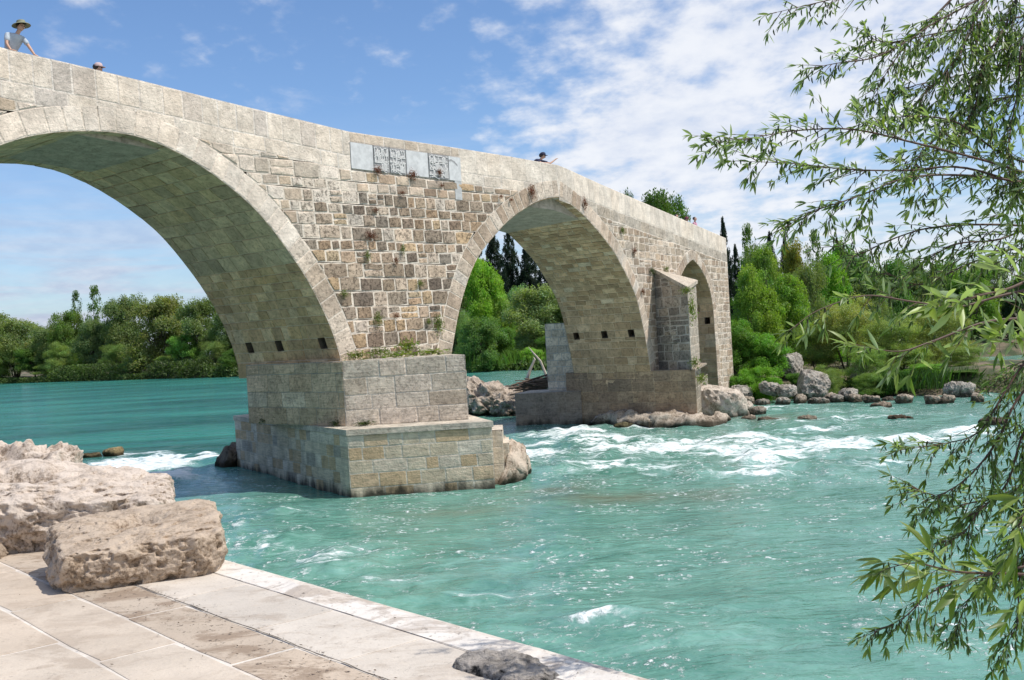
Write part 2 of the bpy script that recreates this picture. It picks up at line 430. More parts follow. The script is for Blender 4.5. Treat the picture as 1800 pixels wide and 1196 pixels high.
def wall_cells(B, mp, t0, t1, z0, ztop, exts, colf, hrow, wblk, gap=.045, relief=.03, jit=.02, follow=0, extra=None, mort=MORT, pitf=None):
    """random-coursed masonry from z0 up to ztop(t), cut by the arch rings in exts"""
    zmax = max(ztop(t) for t in np.linspace(t0, t1, 60)); z = z0
    while z < zmax:
        h = random.uniform(*hrow); t = t0
        while t < t1-.01:
            w = random.uniform(*wblk)*(1.25 if h > sum(hrow)/2 else .9); e = min(t+w, t1)
            if t1-e < .2: e = t1
            sub = [(z, z+h)]
            if random.random() < .10 and h > .34: sub = [(z, z+h*.5), (z+h*.5, z+h)]
            for za, zb in sub:
                wob = [math.sin(q*1.3+za*9)*.014+follow*(ztop(q)-ztop(t0)) for q in (t, e)]
                if extra and extra((t+e)/2, (za+zb)/2): continue
                sk = 0
                poly = [(t, za+wob[0]), (e, za+wob[1]), (e+sk, zb+wob[1]), (t+sk, zb+wob[0])]
                ta, tb = t, e; pa, pb = ztop(ta), ztop(tb); L = math.hypot(tb-ta, pb-pa)
                poly = clip(poly, (ta, pa), ((pb-pa)/L, -(tb-ta)/L))
                poly = clip(poly, (0, z0), (0, 1)) if poly else poly
                for X in exts:
                    if len(poly) < 3: break
                    c = np.mean(poly, axis=0)
                    # nearest segment
                    A_ = X[:-1]; D_ = X[1:]-A_; k = np.clip(((c-A_)*D_).sum(1)/(D_**2).sum(1), 0, 1)
                    dd = np.hypot(*(A_+D_*k[:, None]-c).T); i = int(dd.argmin()); d = D_[i]/np.linalg.norm(D_[i])
                    poly = clip(poly, tuple(A_[i]), (-d[1], d[0]))
                if len(poly) >= 3:
                    c = np.mean(poly, axis=0)
                    cell(B, poly, mp, colf(c[0], c[1]), gap*random.uniform(.7, 1.3), relief*random.uniform(.3, 1.3), mort, jit, pitf(c[0], c[1]) if pitf else .7, sub=.25, kn=.034)
            t = e
        z += h

# spandrel colours: pale restored blocks by arch 1 and the parapet, brown pitted blocks in the middle
def colA(t, z):
    zt_ = topA(t)
    old = sstep(t, -2.6, .3)*(1-sstep(z, zt_-2.3, zt_-1.5)*(.9 if t < .5 else .15))
    if z < 9.0 and t < -1.5: old = max(old, .25)
    if random.random() < old:
        return shade(random.choice([BROWN, BROWN, GREYB, GREYB, OCHRE, (.42, .335, .26), (.50, .415, .33), (.23, .18, .14), (.46, .39, .32), (.56, .48, .40)]), .22, .06)
    return shade(random.choice([PALE, PALE2, PALE, (.50, .45, .385), (.56, .47, .37)]), .1, .02)
def colB(t, z):
    return shade(random.choice([(.46, .385, .30), (.37, .30, .235), (.54, .465, .38), (.41, .34, .265), (.60, .52, .43)]), .15, .04)
BOTA = lambda t: topA(t)-1.16; BOTB = lambda t: topB(t)-1.3
panL, panR = tzA(615, 262)[0], tzA(808, 300)[0]
pan_top = lambda t: topA(t)-.30
pan_bot = lambda t: topA(t)-1.16
ZS = 3.72    # ledge of the first pier, where the spandrel starts
def leftleg(ext): return ext
B = MB()
exts = [np.vstack([[[ex1[0][0], -2]], ex1, [[ex1[-1][0], -2]]])]
e2 = np.vstack([[[ex2L[0][0], -2]], ex2L, [[TK+2, ex2L[-1][1]]]])
wall_cells(B, mapA, TL-3, TK, ZS, BOTA, exts+[e2], colA, (.29, .47), (.32, .74), gap=.046, relief=.022, jit=.02, pitf=lambda t, z: .85 if t > -1.5 and z < topA(t)-1.7 else .2)
e2r = np.vstack([[[-2, ex2R[0][1]]], ex2R, [[ex2R[-1][0], -2]]])
e3 = np.vstack([[[ex3[0][0], -2]], ex3, [[ex3[-1][0], -2]]])
wall_cells(B, mapB, 0, UE, -.3, BOTB, [e2r, e3], colB, (.26, .40), (.4, .85), gap=.055, relief=.012, jit=.02, pitf=lambda t, z: .55)
# end face of the wall
def mapE(a, b, d=0): return K+dB*UE+DB*(a/4.3)+UP*b+dB*d
wall_cells(B, mapE, 0, 4.3, -.3, lambda t: topB(UE)-1.2, [], colB, (.28, .42), (.4, .8), gap=.04)
B.build('spandrel_wall', STONE, bridge)

# arch rings
cR1 = lambda q: shade(PALE2 if q[1] > 7 else random.choice([PALE, (.50, .42, .34), (.42, .35, .28), (.55, .47, .39)]), .1, .02)
B = MB(); ring_cells(B, arch1, ex1, mapA, .50, cR1, lambda q: .12 if q[1] > 7 else .35, .012)
B.build('arch_ring', STONE, bridge)['label'] = 'pale ring of voussoirs round the largest arch'
cR2 = lambda q: shade(random.choice([(.50, .42, .34), (.42, .34, .27), (.56, .48, .40), (.60, .54, .47)]), .1, .03)
B = MB(); ring_cells(B, arch2L, ex2L, mapA, .38, cR2, lambda q: .35, .012); ring_cells(B, arch2R, ex2R, mapB, .38, cR2, lambda q: .35, .012)
B.build('arch_ring', STONE, bridge)['label'] = 'brownish ring of voussoirs round the middle pointed arch'
B = MB(); ring_cells(B, arch3, ex3, mapB, .32, cR2, lambda q: .5, .012)
B.build('arch_ring', STONE, bridge)['label'] = 'ring of voussoirs round the small far arch'

# vault soffits: masonry wrapped on the swept arch; s runs up from the springing
def soffit(arc, mp0, D, colf, rowh, wb, holes=(), gap=.03, reverse=False, relief=.012, zbot=None, pitf=lambda z: .35):
    B = MB(); N = MB(); wlen = float(np.linalg.norm(D)); dn = D/wlen
    if zbot is not None: arc = np.vstack([arc, [[arc[-1][0]+.02, zbot]]])
    L = np.r_[0, np.cumsum(np.hypot(*np.diff(arc, axis=0).T))]; tot = L[-1]
    g = np.gradient(arc, axis=0); g /= np.linalg.norm(g, axis=1)[:, None]+1e-9
    def mp(w, s, d=0):
        ss = tot-s
        t = np.interp(ss, L, arc[:, 0]); z = np.interp(ss, L, arc[:, 1]); gx = np.interp(ss, L, g[:, 0]); gz = np.interp(ss, L, g[:, 1])
        # inward normal = right-hand side of travel (towards the opening)
        nx, nz = gz, -gx; k = math.hypot(nx, nz)+1e-9
        return mp0(t+nx/k*d, z+nz/k*d, 0)+dn*w
    s = 0
    zof = lambda s: float(np.interp(tot-s, L, arc[:, 1]))
    rows = []
    hs = None
    if holes: hs = tot-float(np.interp(-holes[0][1], -arc[len(arc)//2:, 1], L[len(arc)//2:]))
    while s < tot-.02:
        h = rowh(zof(s))*random.uniform(.85, 1.15)
        if hs is not None and s < hs-.17 and s+h > hs-.17: h = hs-.17-s
        if hs is not None and abs(s-(hs-.17)) < .02: h = .34
        if h < .05: h = .05
        h = min(h, tot-s)
        rows.append((s, s+h)); s += h
    for a, b in rows:
        w = 0; z = zof((a+b)/2); isH = hs is not None and abs(a-(hs-.17)) < .03
        cuts = []
        if isH:
            hw = sorted([q[0] for q in holes]); spans = []; p = 0
            for q in hw: spans += [(p, q-.16, 0), (q-.16, q+.16, 1)]; p = q+.16
            spans.append((p, wlen, 0))
        else: spans = [(0, wlen, 0)]
        for p, q, hole in spans:
            if q-p < .03: continue
            if hole:
                m1 = [mp(p, a, -.0), mp(q, a, 0), mp(q, b, 0), mp(p, b, 0)]; m2 = [mp(p, a, -.5), mp(q, a, -.5), mp(q, b, -.5), mp(p, b, -.5)]
                N.add(m1+m2, [(0, 1, 5, 4), (1, 2, 6, 5), (2, 3, 7, 6), (3, 0, 4, 7), (4, 5, 6, 7)], (*shade((.16, .13, .10)), .3)); continue
            w = p
            while w < q-.01:
                e = min(w+random.uniform(*wb(z)), q)
                if q-e < .2: e = q
                nseg = 1
                cell(B, [(w, a), (e, a), (e, b), (w, b)], mp, colf(z, w), gap, relief*random.uniform(.4, 1.6), (.60, .53, .41) if z > 6.6 else (.68, .56, .40), .010, pitf(z), sub=.5, depth=-.014)
                w = e
    return B, N
def wA(px, py, arc=arch1):      # depth coordinate on vault 1 of a pixel near the springing
    O = mapA(arch1[-1][0]-.1, 0); n = dA
    q = hit(px, py, O, n); return float((q-O)@(DA/WA)), float(q[2])
hl1 = [wA(*q) for q in [(441, 611), (493, 608), (569, 605)]]
OB = mapB(arch2R[-1][0]-.05, 0); nb2 = np.cross(UP, DB/4.3); 
def wB(px, py): q = hit(px, py, OB, nb2); return float((q-OB)@(DB/4.3)), float(q[2])
hl2 = [wB(*q) for q in [(1021, 590), (1070, 588), (1117, 587)]]
print('holes', hl1, hl2)
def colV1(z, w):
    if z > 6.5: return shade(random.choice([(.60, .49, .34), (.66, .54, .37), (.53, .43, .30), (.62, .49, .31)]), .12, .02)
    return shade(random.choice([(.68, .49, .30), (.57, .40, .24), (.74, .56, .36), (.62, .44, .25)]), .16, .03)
hz1 = float(np.mean([h[1] for h in hl1])); hz2 = float(np.mean([h[1] for h in hl2]))
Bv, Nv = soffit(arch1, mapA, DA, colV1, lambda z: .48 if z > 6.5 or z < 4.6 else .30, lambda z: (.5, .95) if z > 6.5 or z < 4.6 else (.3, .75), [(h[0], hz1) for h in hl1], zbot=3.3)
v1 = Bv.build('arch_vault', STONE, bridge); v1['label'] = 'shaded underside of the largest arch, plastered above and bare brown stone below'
def sub_holes(Nm, parent, n):
    # each hole its own sub-part
    V = np.concatenate(Nm.v); k = 8
    for i in range(len(V)//k):
        b = MB(); b.add(V[i*k:(i+1)*k], [(0, 1, 5, 4), (1, 2, 6, 5), (2, 3, 7, 6), (3, 0, 4, 7), (4, 5, 6, 7)], Nm.c[i]); b.build('putlog_hole', STONE, parent)
sub_holes(Nv, v1, 3)
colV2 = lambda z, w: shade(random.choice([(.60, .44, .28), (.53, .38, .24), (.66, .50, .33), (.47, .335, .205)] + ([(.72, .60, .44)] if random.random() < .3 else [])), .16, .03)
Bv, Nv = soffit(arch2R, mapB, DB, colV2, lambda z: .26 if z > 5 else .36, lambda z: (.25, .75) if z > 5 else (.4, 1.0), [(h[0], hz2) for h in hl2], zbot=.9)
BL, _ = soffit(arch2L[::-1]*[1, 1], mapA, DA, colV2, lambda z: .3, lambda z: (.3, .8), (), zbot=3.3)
Bv.v += BL.v; off = Bv.n
for f in BL.f: Bv.f.append(tuple(i+off for i in f))
Bv.c += BL.c; Bv.n += BL.n
v2 = Bv.build('arch_vault', STONE, bridge); v2['label'] = 'brown stone underside of the middle arch with square putlog holes'
sub_holes(Nv, v2, 3)
h3 = tzB(1244, 564)
D3 = DB
def w3(px, py):
    O = mapB(arch3[-1][0]-.05, 0); n = np.cross(UP, DB/4.3); q = hit(px, py, O, n); return float((q-O)@(DB/4.3)), float(q[2])
hh = w3(1244, 564)
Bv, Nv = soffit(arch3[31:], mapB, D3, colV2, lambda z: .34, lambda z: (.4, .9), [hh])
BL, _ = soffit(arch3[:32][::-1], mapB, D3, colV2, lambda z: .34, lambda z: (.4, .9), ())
off = Bv.n; Bv.v += BL.v; Bv.c += BL.c; Bv.n += BL.n
for f in BL.f: Bv.f.append(tuple(i+off for i in f))
v3 = Bv.build('arch_vault', STONE, bridge); v3['label'] = 'underside of the small far arch'
sub_holes(Nv, v3, 1)
BL, _ = soffit(arch1[:45][::-1], mapA, DA, colV1, lambda z: .5, lambda z: (.6, 1.1), ())

# parapet: upright slabs, and the course under it
def course(B, mp, t0, t1, f0, f1, wb, col, gap, relief, pit, skip=None, thick=None):
    t = t0
    while t < t1-.01:
        e = min(t+random.uniform(*wb), t1)
        if t1-e < .25: e = t1
        if not (skip and skip((t+e)/2)):
            cell(B, [(t, f0(t)), (e, f0(e)), (e, f1(e)), (t, f1(t))], mp, col((t+e)/2), gap, relief*random.uniform(.8, 1.2), (.72, .67, .61), .003, pit((t+e)/2), sub=.5)
        t = e
def colP(t):
    r_ = random.random()
    return shade((.74, .665, .575) if r_ < .80 else (.58, .525, .47) if r_ < .95 else (.50, .41, .31), .07, .02)
colPB = lambda t: shade((.70, .64, .56), .07, .02)
inpan = lambda t: panL < t < panR
B = MB()
zero = lambda t: topA(t)
course(B, mapA, TL-3, panL, lambda t: topA(t)-.74, zero, (.42, .66), colP, .03, .008, lambda t: .14)
course(B, mapA, panL, panR, lambda t: topA(t)-.30, zero, (.55, .9), lambda t: shade((.57, .50, .42), .08), .018, .008, lambda t: .14)
course(B, mapA, panR, TK, lambda t: topA(t)-.80, zero, (.5, .9), colPB, .012, .008, lambda t: .14)
course(B, mapB, 0, UE, lambda t: topB(t)-.86, lambda t: topB(t), (.45, .8), colPB, .012, .008, lambda t: .14)
# second course
course(B, mapA, TL-3, panL, lambda t: topA(t)-1.16, lambda t: topA(t)-.74, (.6, 1.3), colP, .022, .006, lambda t: .16)
course(B, mapA, panR, TK, lambda t: topA(t)-1.16, lambda t: topA(t)-.80, (.6, 1.4), colPB, .02, .006, lambda t: .2)
course(B, mapB, 0, UE, lambda t: topB(t)-1.30, lambda t: topB(t)-.86, (.6, 1.4), lambda t: shade((.50, .455, .39), .1), .02, .006, lambda t: .5)
# top and back of the near parapet, and the far parapet
def prism(B, pts_top, off0, off1, dz0, dz1, col):
    """pts_top: list of (point, outward normal); body between offsets off0..off1 and heights dz0..dz1"""
    V = []
    for p, n in pts_top:
        V += [p-n*off0+UP*dz1, p-n*off1+UP*dz1, p-n*off1+UP*dz0, p-n*off0+UP*dz0]
    Fs = []
    for i in range(len(pts_top)-1):
        a = i*4; b = a+4
        for k in range(4): Fs.append((a+k, a+(k+1) % 4, b+(k+1) % 4, b+k))
    Fs += [(3, 2, 1, 0), tuple(len(pts_top)*4-4+k for k in range(4))]
    B.add(V, Fs, (*col, .3))
edge = [(mapA(t, topA(t)), nA) for t in np.linspace(TL-3, TK-.4, 40)]
nm = (nA+nB)/np.linalg.norm(nA+nB)
edge += [(mapA(TK, zk), nm)]
edge += [(mapB(t, topB(t)), nB) for t in np.linspace(.4, UE, 30)]
prism(B, edge, .03, .42, -1.2, -.004, (.62, .565, .50))
B.build('parapet', STONE, bridge)['label'] = 'pale upright slab parapet along the near side'
B = MB(); prism(B, edge, 3.9, 4.25, -1.2, -.15, (.60, .55, .48)); B.build('parapet', STONE, bridge)['label'] = 'parapet along the far side of the walkway'
B = MB(); prism(B, edge, .35, 4.2, -1.6, -1.05, (.45, .40, .34)); B.build('walkway', STONE, bridge)
# fill over the vaults so that the back of the wall is closed
def back_wall(arcs, mp, D, t0, t1, topf, zb):
    B = MB(); 
    ts = np.unique(np.r_[np.linspace(t0, t1, 160), [e for a_ in arcs for e in (a_[:, 0].min(), a_[:, 0].max()) if t0 < e < t1]])
    for a, b in zip(ts[:-1], ts[1:]):
        lo = []
        for t in (a+1e-5, b-1e-5):
            z = zb
            for arc in arcs:
                if arc[:, 0].min() < t < arc[:, 0].max():
                    z = max(z, float(np.interp(t, arc[:, 0], arc[:, 1])))
            lo.append(z)
        q = [mp(a, lo[0])+D, mp(b, lo[1])+D, mp(b, topf(b)-1.1)+D, mp(a, topf(a)-1.1)+D]
        B.add(q, [(3, 2, 1, 0)], (*(.45, .38, .30), .6))
    return B
def mono(arc): i = np.argsort(arc[:, 0]); return arc[i]
Bk = back_wall([mono(arch1), mono(arch2L)], mapA, DA*.999, TL-3, TK, topA, ZS)
B2 = back_wall([mono(arch2R), mono(arch3)], mapB, DB*.999, 0, UE, topB, -.3)
Bk.build('back_wall', STONE, bridge); B2.build('back_wall', STONE, bridge)

# inscription panels
MARBLE = plain('grey_marble', (.56, .56, .55), .6, .12, 6)
DARKST = plain('carved_ground', (.30, .295, .29), .8, .2, 20); LIGHTST = plain('carved_letters', (.72, .70, .67), .6, .05, 20)
def panel(x0, x1, m, label, carve=0, low=0, depth=.03):
    t0 = tzA(x0, 260)[0]; t1 = tzA(x1, 280)[0]
    B = MB(); zb0 = topA(t0)-1.10-low; zb1 = topA(t1)-1.10-low; e = .003
    q = [(t0+e, zb0), (t1-e, zb1), (t1-e, topA(t1)-.315), (t0+e, topA(t0)-.315)]
    V = [mapA(a, b, depth) for a, b in q]+[mapA(a, b, -.06) for a, b in q]
    B.add(V, [(0, 1, 2, 3), (0, 4, 5, 1), (1, 5, 6, 2), (2, 6, 7, 3), (3, 7, 4, 0)])
    o = B.build('inscription_panel', m, bridge); o['label'] = label
    if carve:
        R = random.Random(int(x0)); S = MB()
        def stroke(pts, w):
            n = len(pts); A = []
            for i, (a, b) in enumerate(pts):
                a0, b0 = pts[max(i-1, 0)]; a1_, b1_ = pts[min(i+1, n-1)]; L = math.hypot(a1_-a0, b1_-b0)+1e-6
                nx, nz = -(b1_-b0)/L*w/2, (a1_-a0)/L*w/2
                A += [mapA(a+nx, b+nz, depth+.022), mapA(a-nx, b-nz, depth+.022), mapA(a+nx, b+nz, depth-.002), mapA(a-nx, b-nz, depth-.002)]
            Fs = []
            for i in range(n-1):
                k = i*4; Fs += [(k+1, k, k+4, k+5), (k, k+2, k+6, k+4), (k+3, k+1, k+5, k+7)]
            S.add(A, Fs)
        sl_ = (zb1-zb0)/(t1-t0); Ht = topA(t0)-.315-zb0
        zz = lambda t, f: zb0+sl_*(t-t0)+Ht*f
        for row in range(3):
            f0 = .03+row*.29; t = t0+.03
            while t < t1-.05:
                k = R.random(); w = R.uniform(.035, .06)
                if k < .55:      # tall upright with a hook
                    hgt = R.uniform(.24, .48) if row < 2 else R.uniform(.18, .30); stroke([(t, zz(t, f0+.02)), (t+.006, zz(t, f0+hgt*.6)), (t-.004, zz(t, f0+hgt)), (t+.02, zz(t, f0+hgt+.03))], .022)
                    w = R.uniform(.03, .045)
                else:            # bowl
                    r_ = w*.8; pts = [(t+r_*math.cos(q), zz(t, f0+.11+R.uniform(0, .06))+r_*.9*math.sin(q)) for q in np.linspace(R.uniform(1.6, 3.2), R.uniform(5.4, 7.2), 7)]
                    stroke(pts, .020); stroke([(t+r_*.1, zz(t, f0+.30)), (t+r_*.5, zz(t, f0+.34)), (t+r_*.9, zz(t, f0+.30))], .018)
                t += w
            a_ = R.uniform(.05, .5); stroke([(t0+(t1-t0)*(a_+k*.1), zz(t0+(t1-t0)*(a_+k*.1), f0+.05*math.sin(k*1.3+row))) for k in range(5)], .018)
        S.build('carved_letters', LIGHTST, o)
    return o
panel(615, 655, MARBLE, 'smooth blank bluish grey slab at the left end of the inscription')
panel(655, 683, DARKST, 'slab carved with dense raised script, left half of the left text', 1)
panel(683, 712, DARKST, 'slab carved with dense raised script, right half of the left text', 1)
panel(712, 751, MARBLE, 'blank grey slab between the two carved texts')
panel(751, 786, DARKST, 'slab carved with raised script right of the blank middle slab', 1)
pl = panel(786, 808, MARBLE, 'narrow cracked grey slab at the right end of the inscription')
B = MB()
cpts = [tzA(*q) for q in [(787, 283), (792, 282), (798, 286), (803, 292)]]
for (a, b), (c, d) in zip(cpts[:-1], cpts[1:]):
    B.add([mapA(a, b+.03, .034), mapA(a, b-.03, .034), mapA(c, d-.03, .034), mapA(c, d+.03, .034)], [(0, 1, 2, 3)])
B.build('crack', DARKST, pl)
panel(795, 808, plain('weathered_slab', (.42, .42, .41), .7, .15, 6), 'small pale slab below the inscription', 0, .62, .025)

# ------------------------------------------------------------------ pier masonry on free vertical faces
def face_cells(B, p, q, z0, z1, colf, hrow, wblk, gap=.025, relief=.012, jit=.006, mort=MORT, pit=.5, batter=0.0):
    """vertical face from plan point p (left) to q (right) seen from outside"""
    p = np.array(p, float); q = np.array(q, float); L = float(np.linalg.norm(q-p)); d = (q-p)/L; n = np.array([d[1], -d[0]])
    def mp(a, b, dd=0):
        k = dd-(b-z0)*batter
        return np.array([p[0]+d[0]*a+n[0]*k, p[1]+d[1]*a+n[1]*k, b])
    z = z0
    while z < z1-.01:
        h = min(random.uniform(*hrow), z1-z)
        if z1-z-h < .12: h = z1-z
        t = 0
        while t < L-.01:
            e = min(t+random.uniform(*wblk), L)
            if L-e < .2: e = L
            cell(B, [(t, z), (e, z), (e, z+h), (t, z+h)], mp, colf(t, z), gap, relief*random.uniform(.2, 1.5), mort, jit, pit, sub=.35)
            t = e
        z += h
def cap(B, poly, z, col, z2=None, pit=.3):
    n = len(poly); B.add([(a, b, z) for a, b in poly], [tuple(range(n))], (*col, pit))
def lid(B, poly, z, th, col, out=.0):
    n = len(poly); V = [(a, b, z) for a, b in poly]+[(a, b, z-th) for a, b in poly]
    B.add(V, [tuple(range(n))]+[(i, n+i, n+(i+1) % n, (i+1) % n) for i in range(n)], (*col, .3))
pier1 = None
colPl = lambda t, z: shade(random.choice([(.66, .57, .45), (.61, .53, .41), (.58, .45, .31), (.68, .61, .51), (.56, .42, .27)] + ([(.42, .38, .33)] if random.random() < .25 else [])), .08, .02)
colTi = lambda t, z: shade(random.choice([(.60, .53, .44), (.66, .585, .49), (.54, .47, .385), (.70, .62, .53)]), .10, .02)
colTiL = lambda t, z: shade(random.choice([(.62, .47, .325), (.68, .53, .38), (.54, .42, .29), (.64, .50, .35)] + ([(.76, .63, .47)] if random.random() < .25 else [])), .12, .02)  # shaded left face: reddened in colour to offset green light bounced off the water
# footing (plinth) of the near pier: near corner, left back corner, right corner
ZF = 1.86
cN = onz(610, 756, ZF)[:2]; cL = onz(412, 731, ZF)[:2]; cRr = onz(865, 744, ZF)[:2]
Yn = cN[1]
cRr = np.array([ray(864, 743)[0]*(Yn+.25), Yn+.25])
bR = cRr+np.array([-1.5, 6.0]); bL = cL+np.array([2.4, 3.0])
B = MB()
face_cells(B, cL, cN, -.9, ZF-.16, colPl, (.33, .42), (.35, .85), .022, .006, .002, (.56, .50, .41), .15)
face_cells(B, cN, cRr, -.9, ZF-.16, colPl, (.33, .42), (.35, .95), .022, .006, .002, (.62, .58, .51), .15)
face_cells(B, cRr, bR, -.9, ZF-.16, colPl, (.33, .42), (.35, .85), .014, .006, .002, MORT, .18)
face_cells(B, bL, cL, -.9, ZF-.16, colPl, (.33, .42), (.35, .85), .014, .006, .002, MORT, .18)
lid(B, [tuple(cL+[-.04, -.03]), tuple(cN+[-.02, -.05]), tuple(cRr+[.05, -.05]), tuple(bR), tuple(bL)], ZF, .16, (.54, .50, .43))
footing_near = B
# upper tier
ZT = 3.72
tN = onz(608, 750, ZF)[:2]; tR_ = np.array([ray(824, 742)[0]*(tN[1]+.1), tN[1]+.1]); tL_ = onz(438, 744, ZF)[:2]
tN = np.array([tN[0], tN[1]])
B = MB()
face_cells(B, tL_, tN, ZF-.01, ZT, colTiL, (.42, .56), (.6, 1.3), .022, .012, .006, (.42, .38, .31), .35)
face_cells(B, tN, tR_, ZF-.01, ZT, colTi, (.40, .54), (.6, 1.3), .022, .014, .008, (.62, .58, .52), .35, .012)
bR2 = tR_+np.array([-1.2, 5.6]); bL2 = tL_+np.array([2.6, 2.9])
face_cells(B, tR_, bR2, ZF-.01, ZT, colTi, (.40, .54), (.6, 1.3), .022, .014, .008, MORT, .5)
face_cells(B, bL2, tL_, ZF-.01, ZT, colTi, (.40, .54), (.6, 1.3), .022, .014, .008, MORT, .5)
lid(B, [tuple(tL_), tuple(tN+[0, .02]), tuple(tR_+[-.02, .03]), tuple(bR2), tuple(bL2)], ZT+.01, .1, (.52, .49, .43))
pr = B.build('pier', PIER, bridge); pr['label'] = 'grey ashlar pier between the two larger arches'
f_ = footing_near.build('footing', PIER, pr); f_['label'] = 'lower step of pale banded travertine standing in the water'
print('pier', cN, cL, cRr, tN, tL_, tR_, 'springA', mapA(arch1[-1][0], 0), mapA(arch1[-1][0], 0)+DA, mapA(arch2L[0][0], 0))
# broken steps at the right back of the footing
B = MB()
for (x, y, Y, zt_, w) in [(872, 756, Yn+1.4, 1.55, .55), (880, 775, Yn+1.6, 1.15, .7)]:
    c = at(x, y, Y)
    pl_ = [(c[0]-w/2, c[1]-.5), (c[0]+w/3, c[1]-.5), (c[0]+w/3, c[1]+1.2), (c[0]-w/2, c[1]+1.2)]
    face_cells(B, pl_[0], pl_[1], -.8, zt_, lambda t, z: shade((.62, .55, .46), .08), (.4, .5), (.5, .8), .014, .006, .003, MORT, .2)
    face_cells(B, pl_[1], pl_[2], -.8, zt_, lambda t, z: shade((.66, .60, .50), .08), (.4, .5), (.5, .8), .014, .006, .003, MORT, .2)
    lid(B, pl_, zt_+.003, .05, (.66, .60, .52))
B.build('footing_step', PIER, pr)

# far pier: one long side wall from the upstream end to the prow, then the return face in a paler, sunlit tone
sp2 = mapB(arch2R[-1][0], 0)[:2]; sp2b = (mapB(arch2R[-1][0], 0)+DB)[:2]
prow = at(1208, 507, 46.0); prow_z = prow[2]; prow = prow[:2]
cwL = mapB(tzB(1150, 480)[0], 0)[:2]; cwR = mapB(tzB(1224, 520)[0], 0)[:2]
topL = tzB(1138, 474)[1]
print('prow', prow, prow_z, 'cwL', cwL, topL, 'cwR', cwR, 'sp2', sp2, sp2b)
colCut = lambda t, z: shade(random.choice([(.34, .31, .275), (.27, .25, .225), (.42, .38, .33), (.48, .41, .33), (.30, .27, .235)]), .15, .02)  # darker stone for the cutwater's side wall, its shade put into the colour
colLow = lambda t, z: shade(random.choice([(.48, .34, .22), (.43, .305, .20), (.52, .38, .255), (.37, .27, .185)]), .12, .03)
def sloped_face(B, p, q, z0, za, zb, colf, hrow, wblk, **kw):
    """like face_cells with the top running from za (at p) to zb (at q)"""
    p = np.array(p, float); q = np.array(q, float); L = float(np.linalg.norm(q-p)); d = (q-p)/L; n = np.array([d[1], -d[0]])
    mp = lambda a, b, dd=0: np.array([p[0]+d[0]*a+n[0]*dd, p[1]+d[1]*a+n[1]*dd, b])
    wall_cells(B, mp, 0, L, z0, lambda t: za+(zb-za)*t/L, [], colf, hrow, wblk, **kw)
ZR = 2.35
cut = MB()
sloped_face(cut, cwL+np.array([-.15, .15]), prow, ZR-.1, topL, prow_z, colCut, (.34, .5), (.4, 1.0), gap=.05, relief=.015, jit=.012, mort=(.52, .50, .46))
sloped_face(cut, prow, cwR, ZR-.7, prow_z, topL*.93, lambda t, z: shade((.46, .42, .36), .12), (.34, .5), (.3, .6), gap=.03, relief=.015, jit=.01)
cutw = None
# Roman base
def vec(p): return np.array(p[:2], float)
lowN = vec(at(1222, 655, 45.85)); lowJ = vec(sp2)+(vec(sp2)-vec(sp2b))/4.3*.12; back = vec(sp2b)+(vec(sp2b)-vec(sp2))/4.3*.5
base = MB()
face_cells(base, back, lowJ, -.6, ZR, colLow, (.45, .6), (.8, 1.6), .02, .01, .006, (.47, .36, .25), .4)
face_cells(base, lowJ, lowN, -.6, ZR, colLow, (.45, .6), (.8, 1.6), .02, .01, .006, (.47, .36, .25), .4)
lowR = vec(cwR)+np.array([.35, .1])
face_cells(base, lowN, lowR, -.6, ZR-.55, lambda t, z: shade((.36, .32, .26), .12), (.45, .6), (.8, 1.6), .02, .01, .006, MORT, .5)
lid(base, [tuple(back), tuple(lowJ), tuple(lowN), tuple(lowR), tuple(lowR+[-2, 3.5]), tuple(back+[2, 1])], ZR+.004, .08, (.34, .30, .25))
pr2 = base.build('pier', PIER, bridge); pr2['label'] = 'dark stained base of the far pier'
ct = cut.build('cutwater', STONE, bridge); ct['label'] = 'pointed cutwater with a sloping top on the far pier'
B = MB()
V = []
for p, z in ((cwL, topL), (prow, prow_z), (cwR, topL*.97)): V.append((p[0], p[1], z+.02))
ap = mapB(tzB(1150, 480)[0]+1.2, 0)[:2]
ov = .10; pv_ = prow+(prow-(cwL+cwR)/2)/np.linalg.norm(prow-(cwL+cwR)/2)*ov
T = [(cwL[0]-.08, cwL[1]-.08, topL+.08), (pv_[0], pv_[1], prow_z+.06), (cwR[0]+.1, cwR[1]-.05, topL*.95), ]
Bt = [(x, y, z-.16) for x, y, z in T]
B.add(T+Bt, [(0, 1, 2), (5, 4, 3), (0, 3, 4, 1), (1, 4, 5, 2), (2, 5, 3, 0)], (.54, .49, .42, .6))
B.build('sloped_cap', STONE, ct)
# upstream cutwater of the far pier and its low footing wall
B = MB()
colUp = lambda t, z: shade(random.choice([(.82, .70, .54), (.74, .63, .48), (.86, .75, .59), (.62, .53, .41)]), .1, .01)
uL = vec(at(959, 600, 51.5)); uR = vec(sp2b)+np.array([.25, .1]); zU = at(960, 570, 51.5)[2]
face_cells(B, uL, uR, .9, zU, colUp, (.3, .42), (.4, .9), .02, .01, .006, (.50, .49, .46), .5)
face_cells(B, uL+[2.6, 3.4], uL, .9, zU, colUp, (.3, .42), (.4, .9), .02, .01, .006, (.50, .49, .46), .5)
lid(B, [tuple(uL), tuple(uR), tuple(uR+[1, 3]), tuple(uL+[2.6, 3.4])], zU+.004, .06, (.55, .54, .50))
B.build('cutwater', STONE, bridge)['label'] = 'grey streaked upstream cutwater block left of the far pier'
B = MB()
fL = vec(at(905, 700, 50.2)); fR = vec(at(1022, 700, 49.6)); zW = at(960, 690, 50)[2]
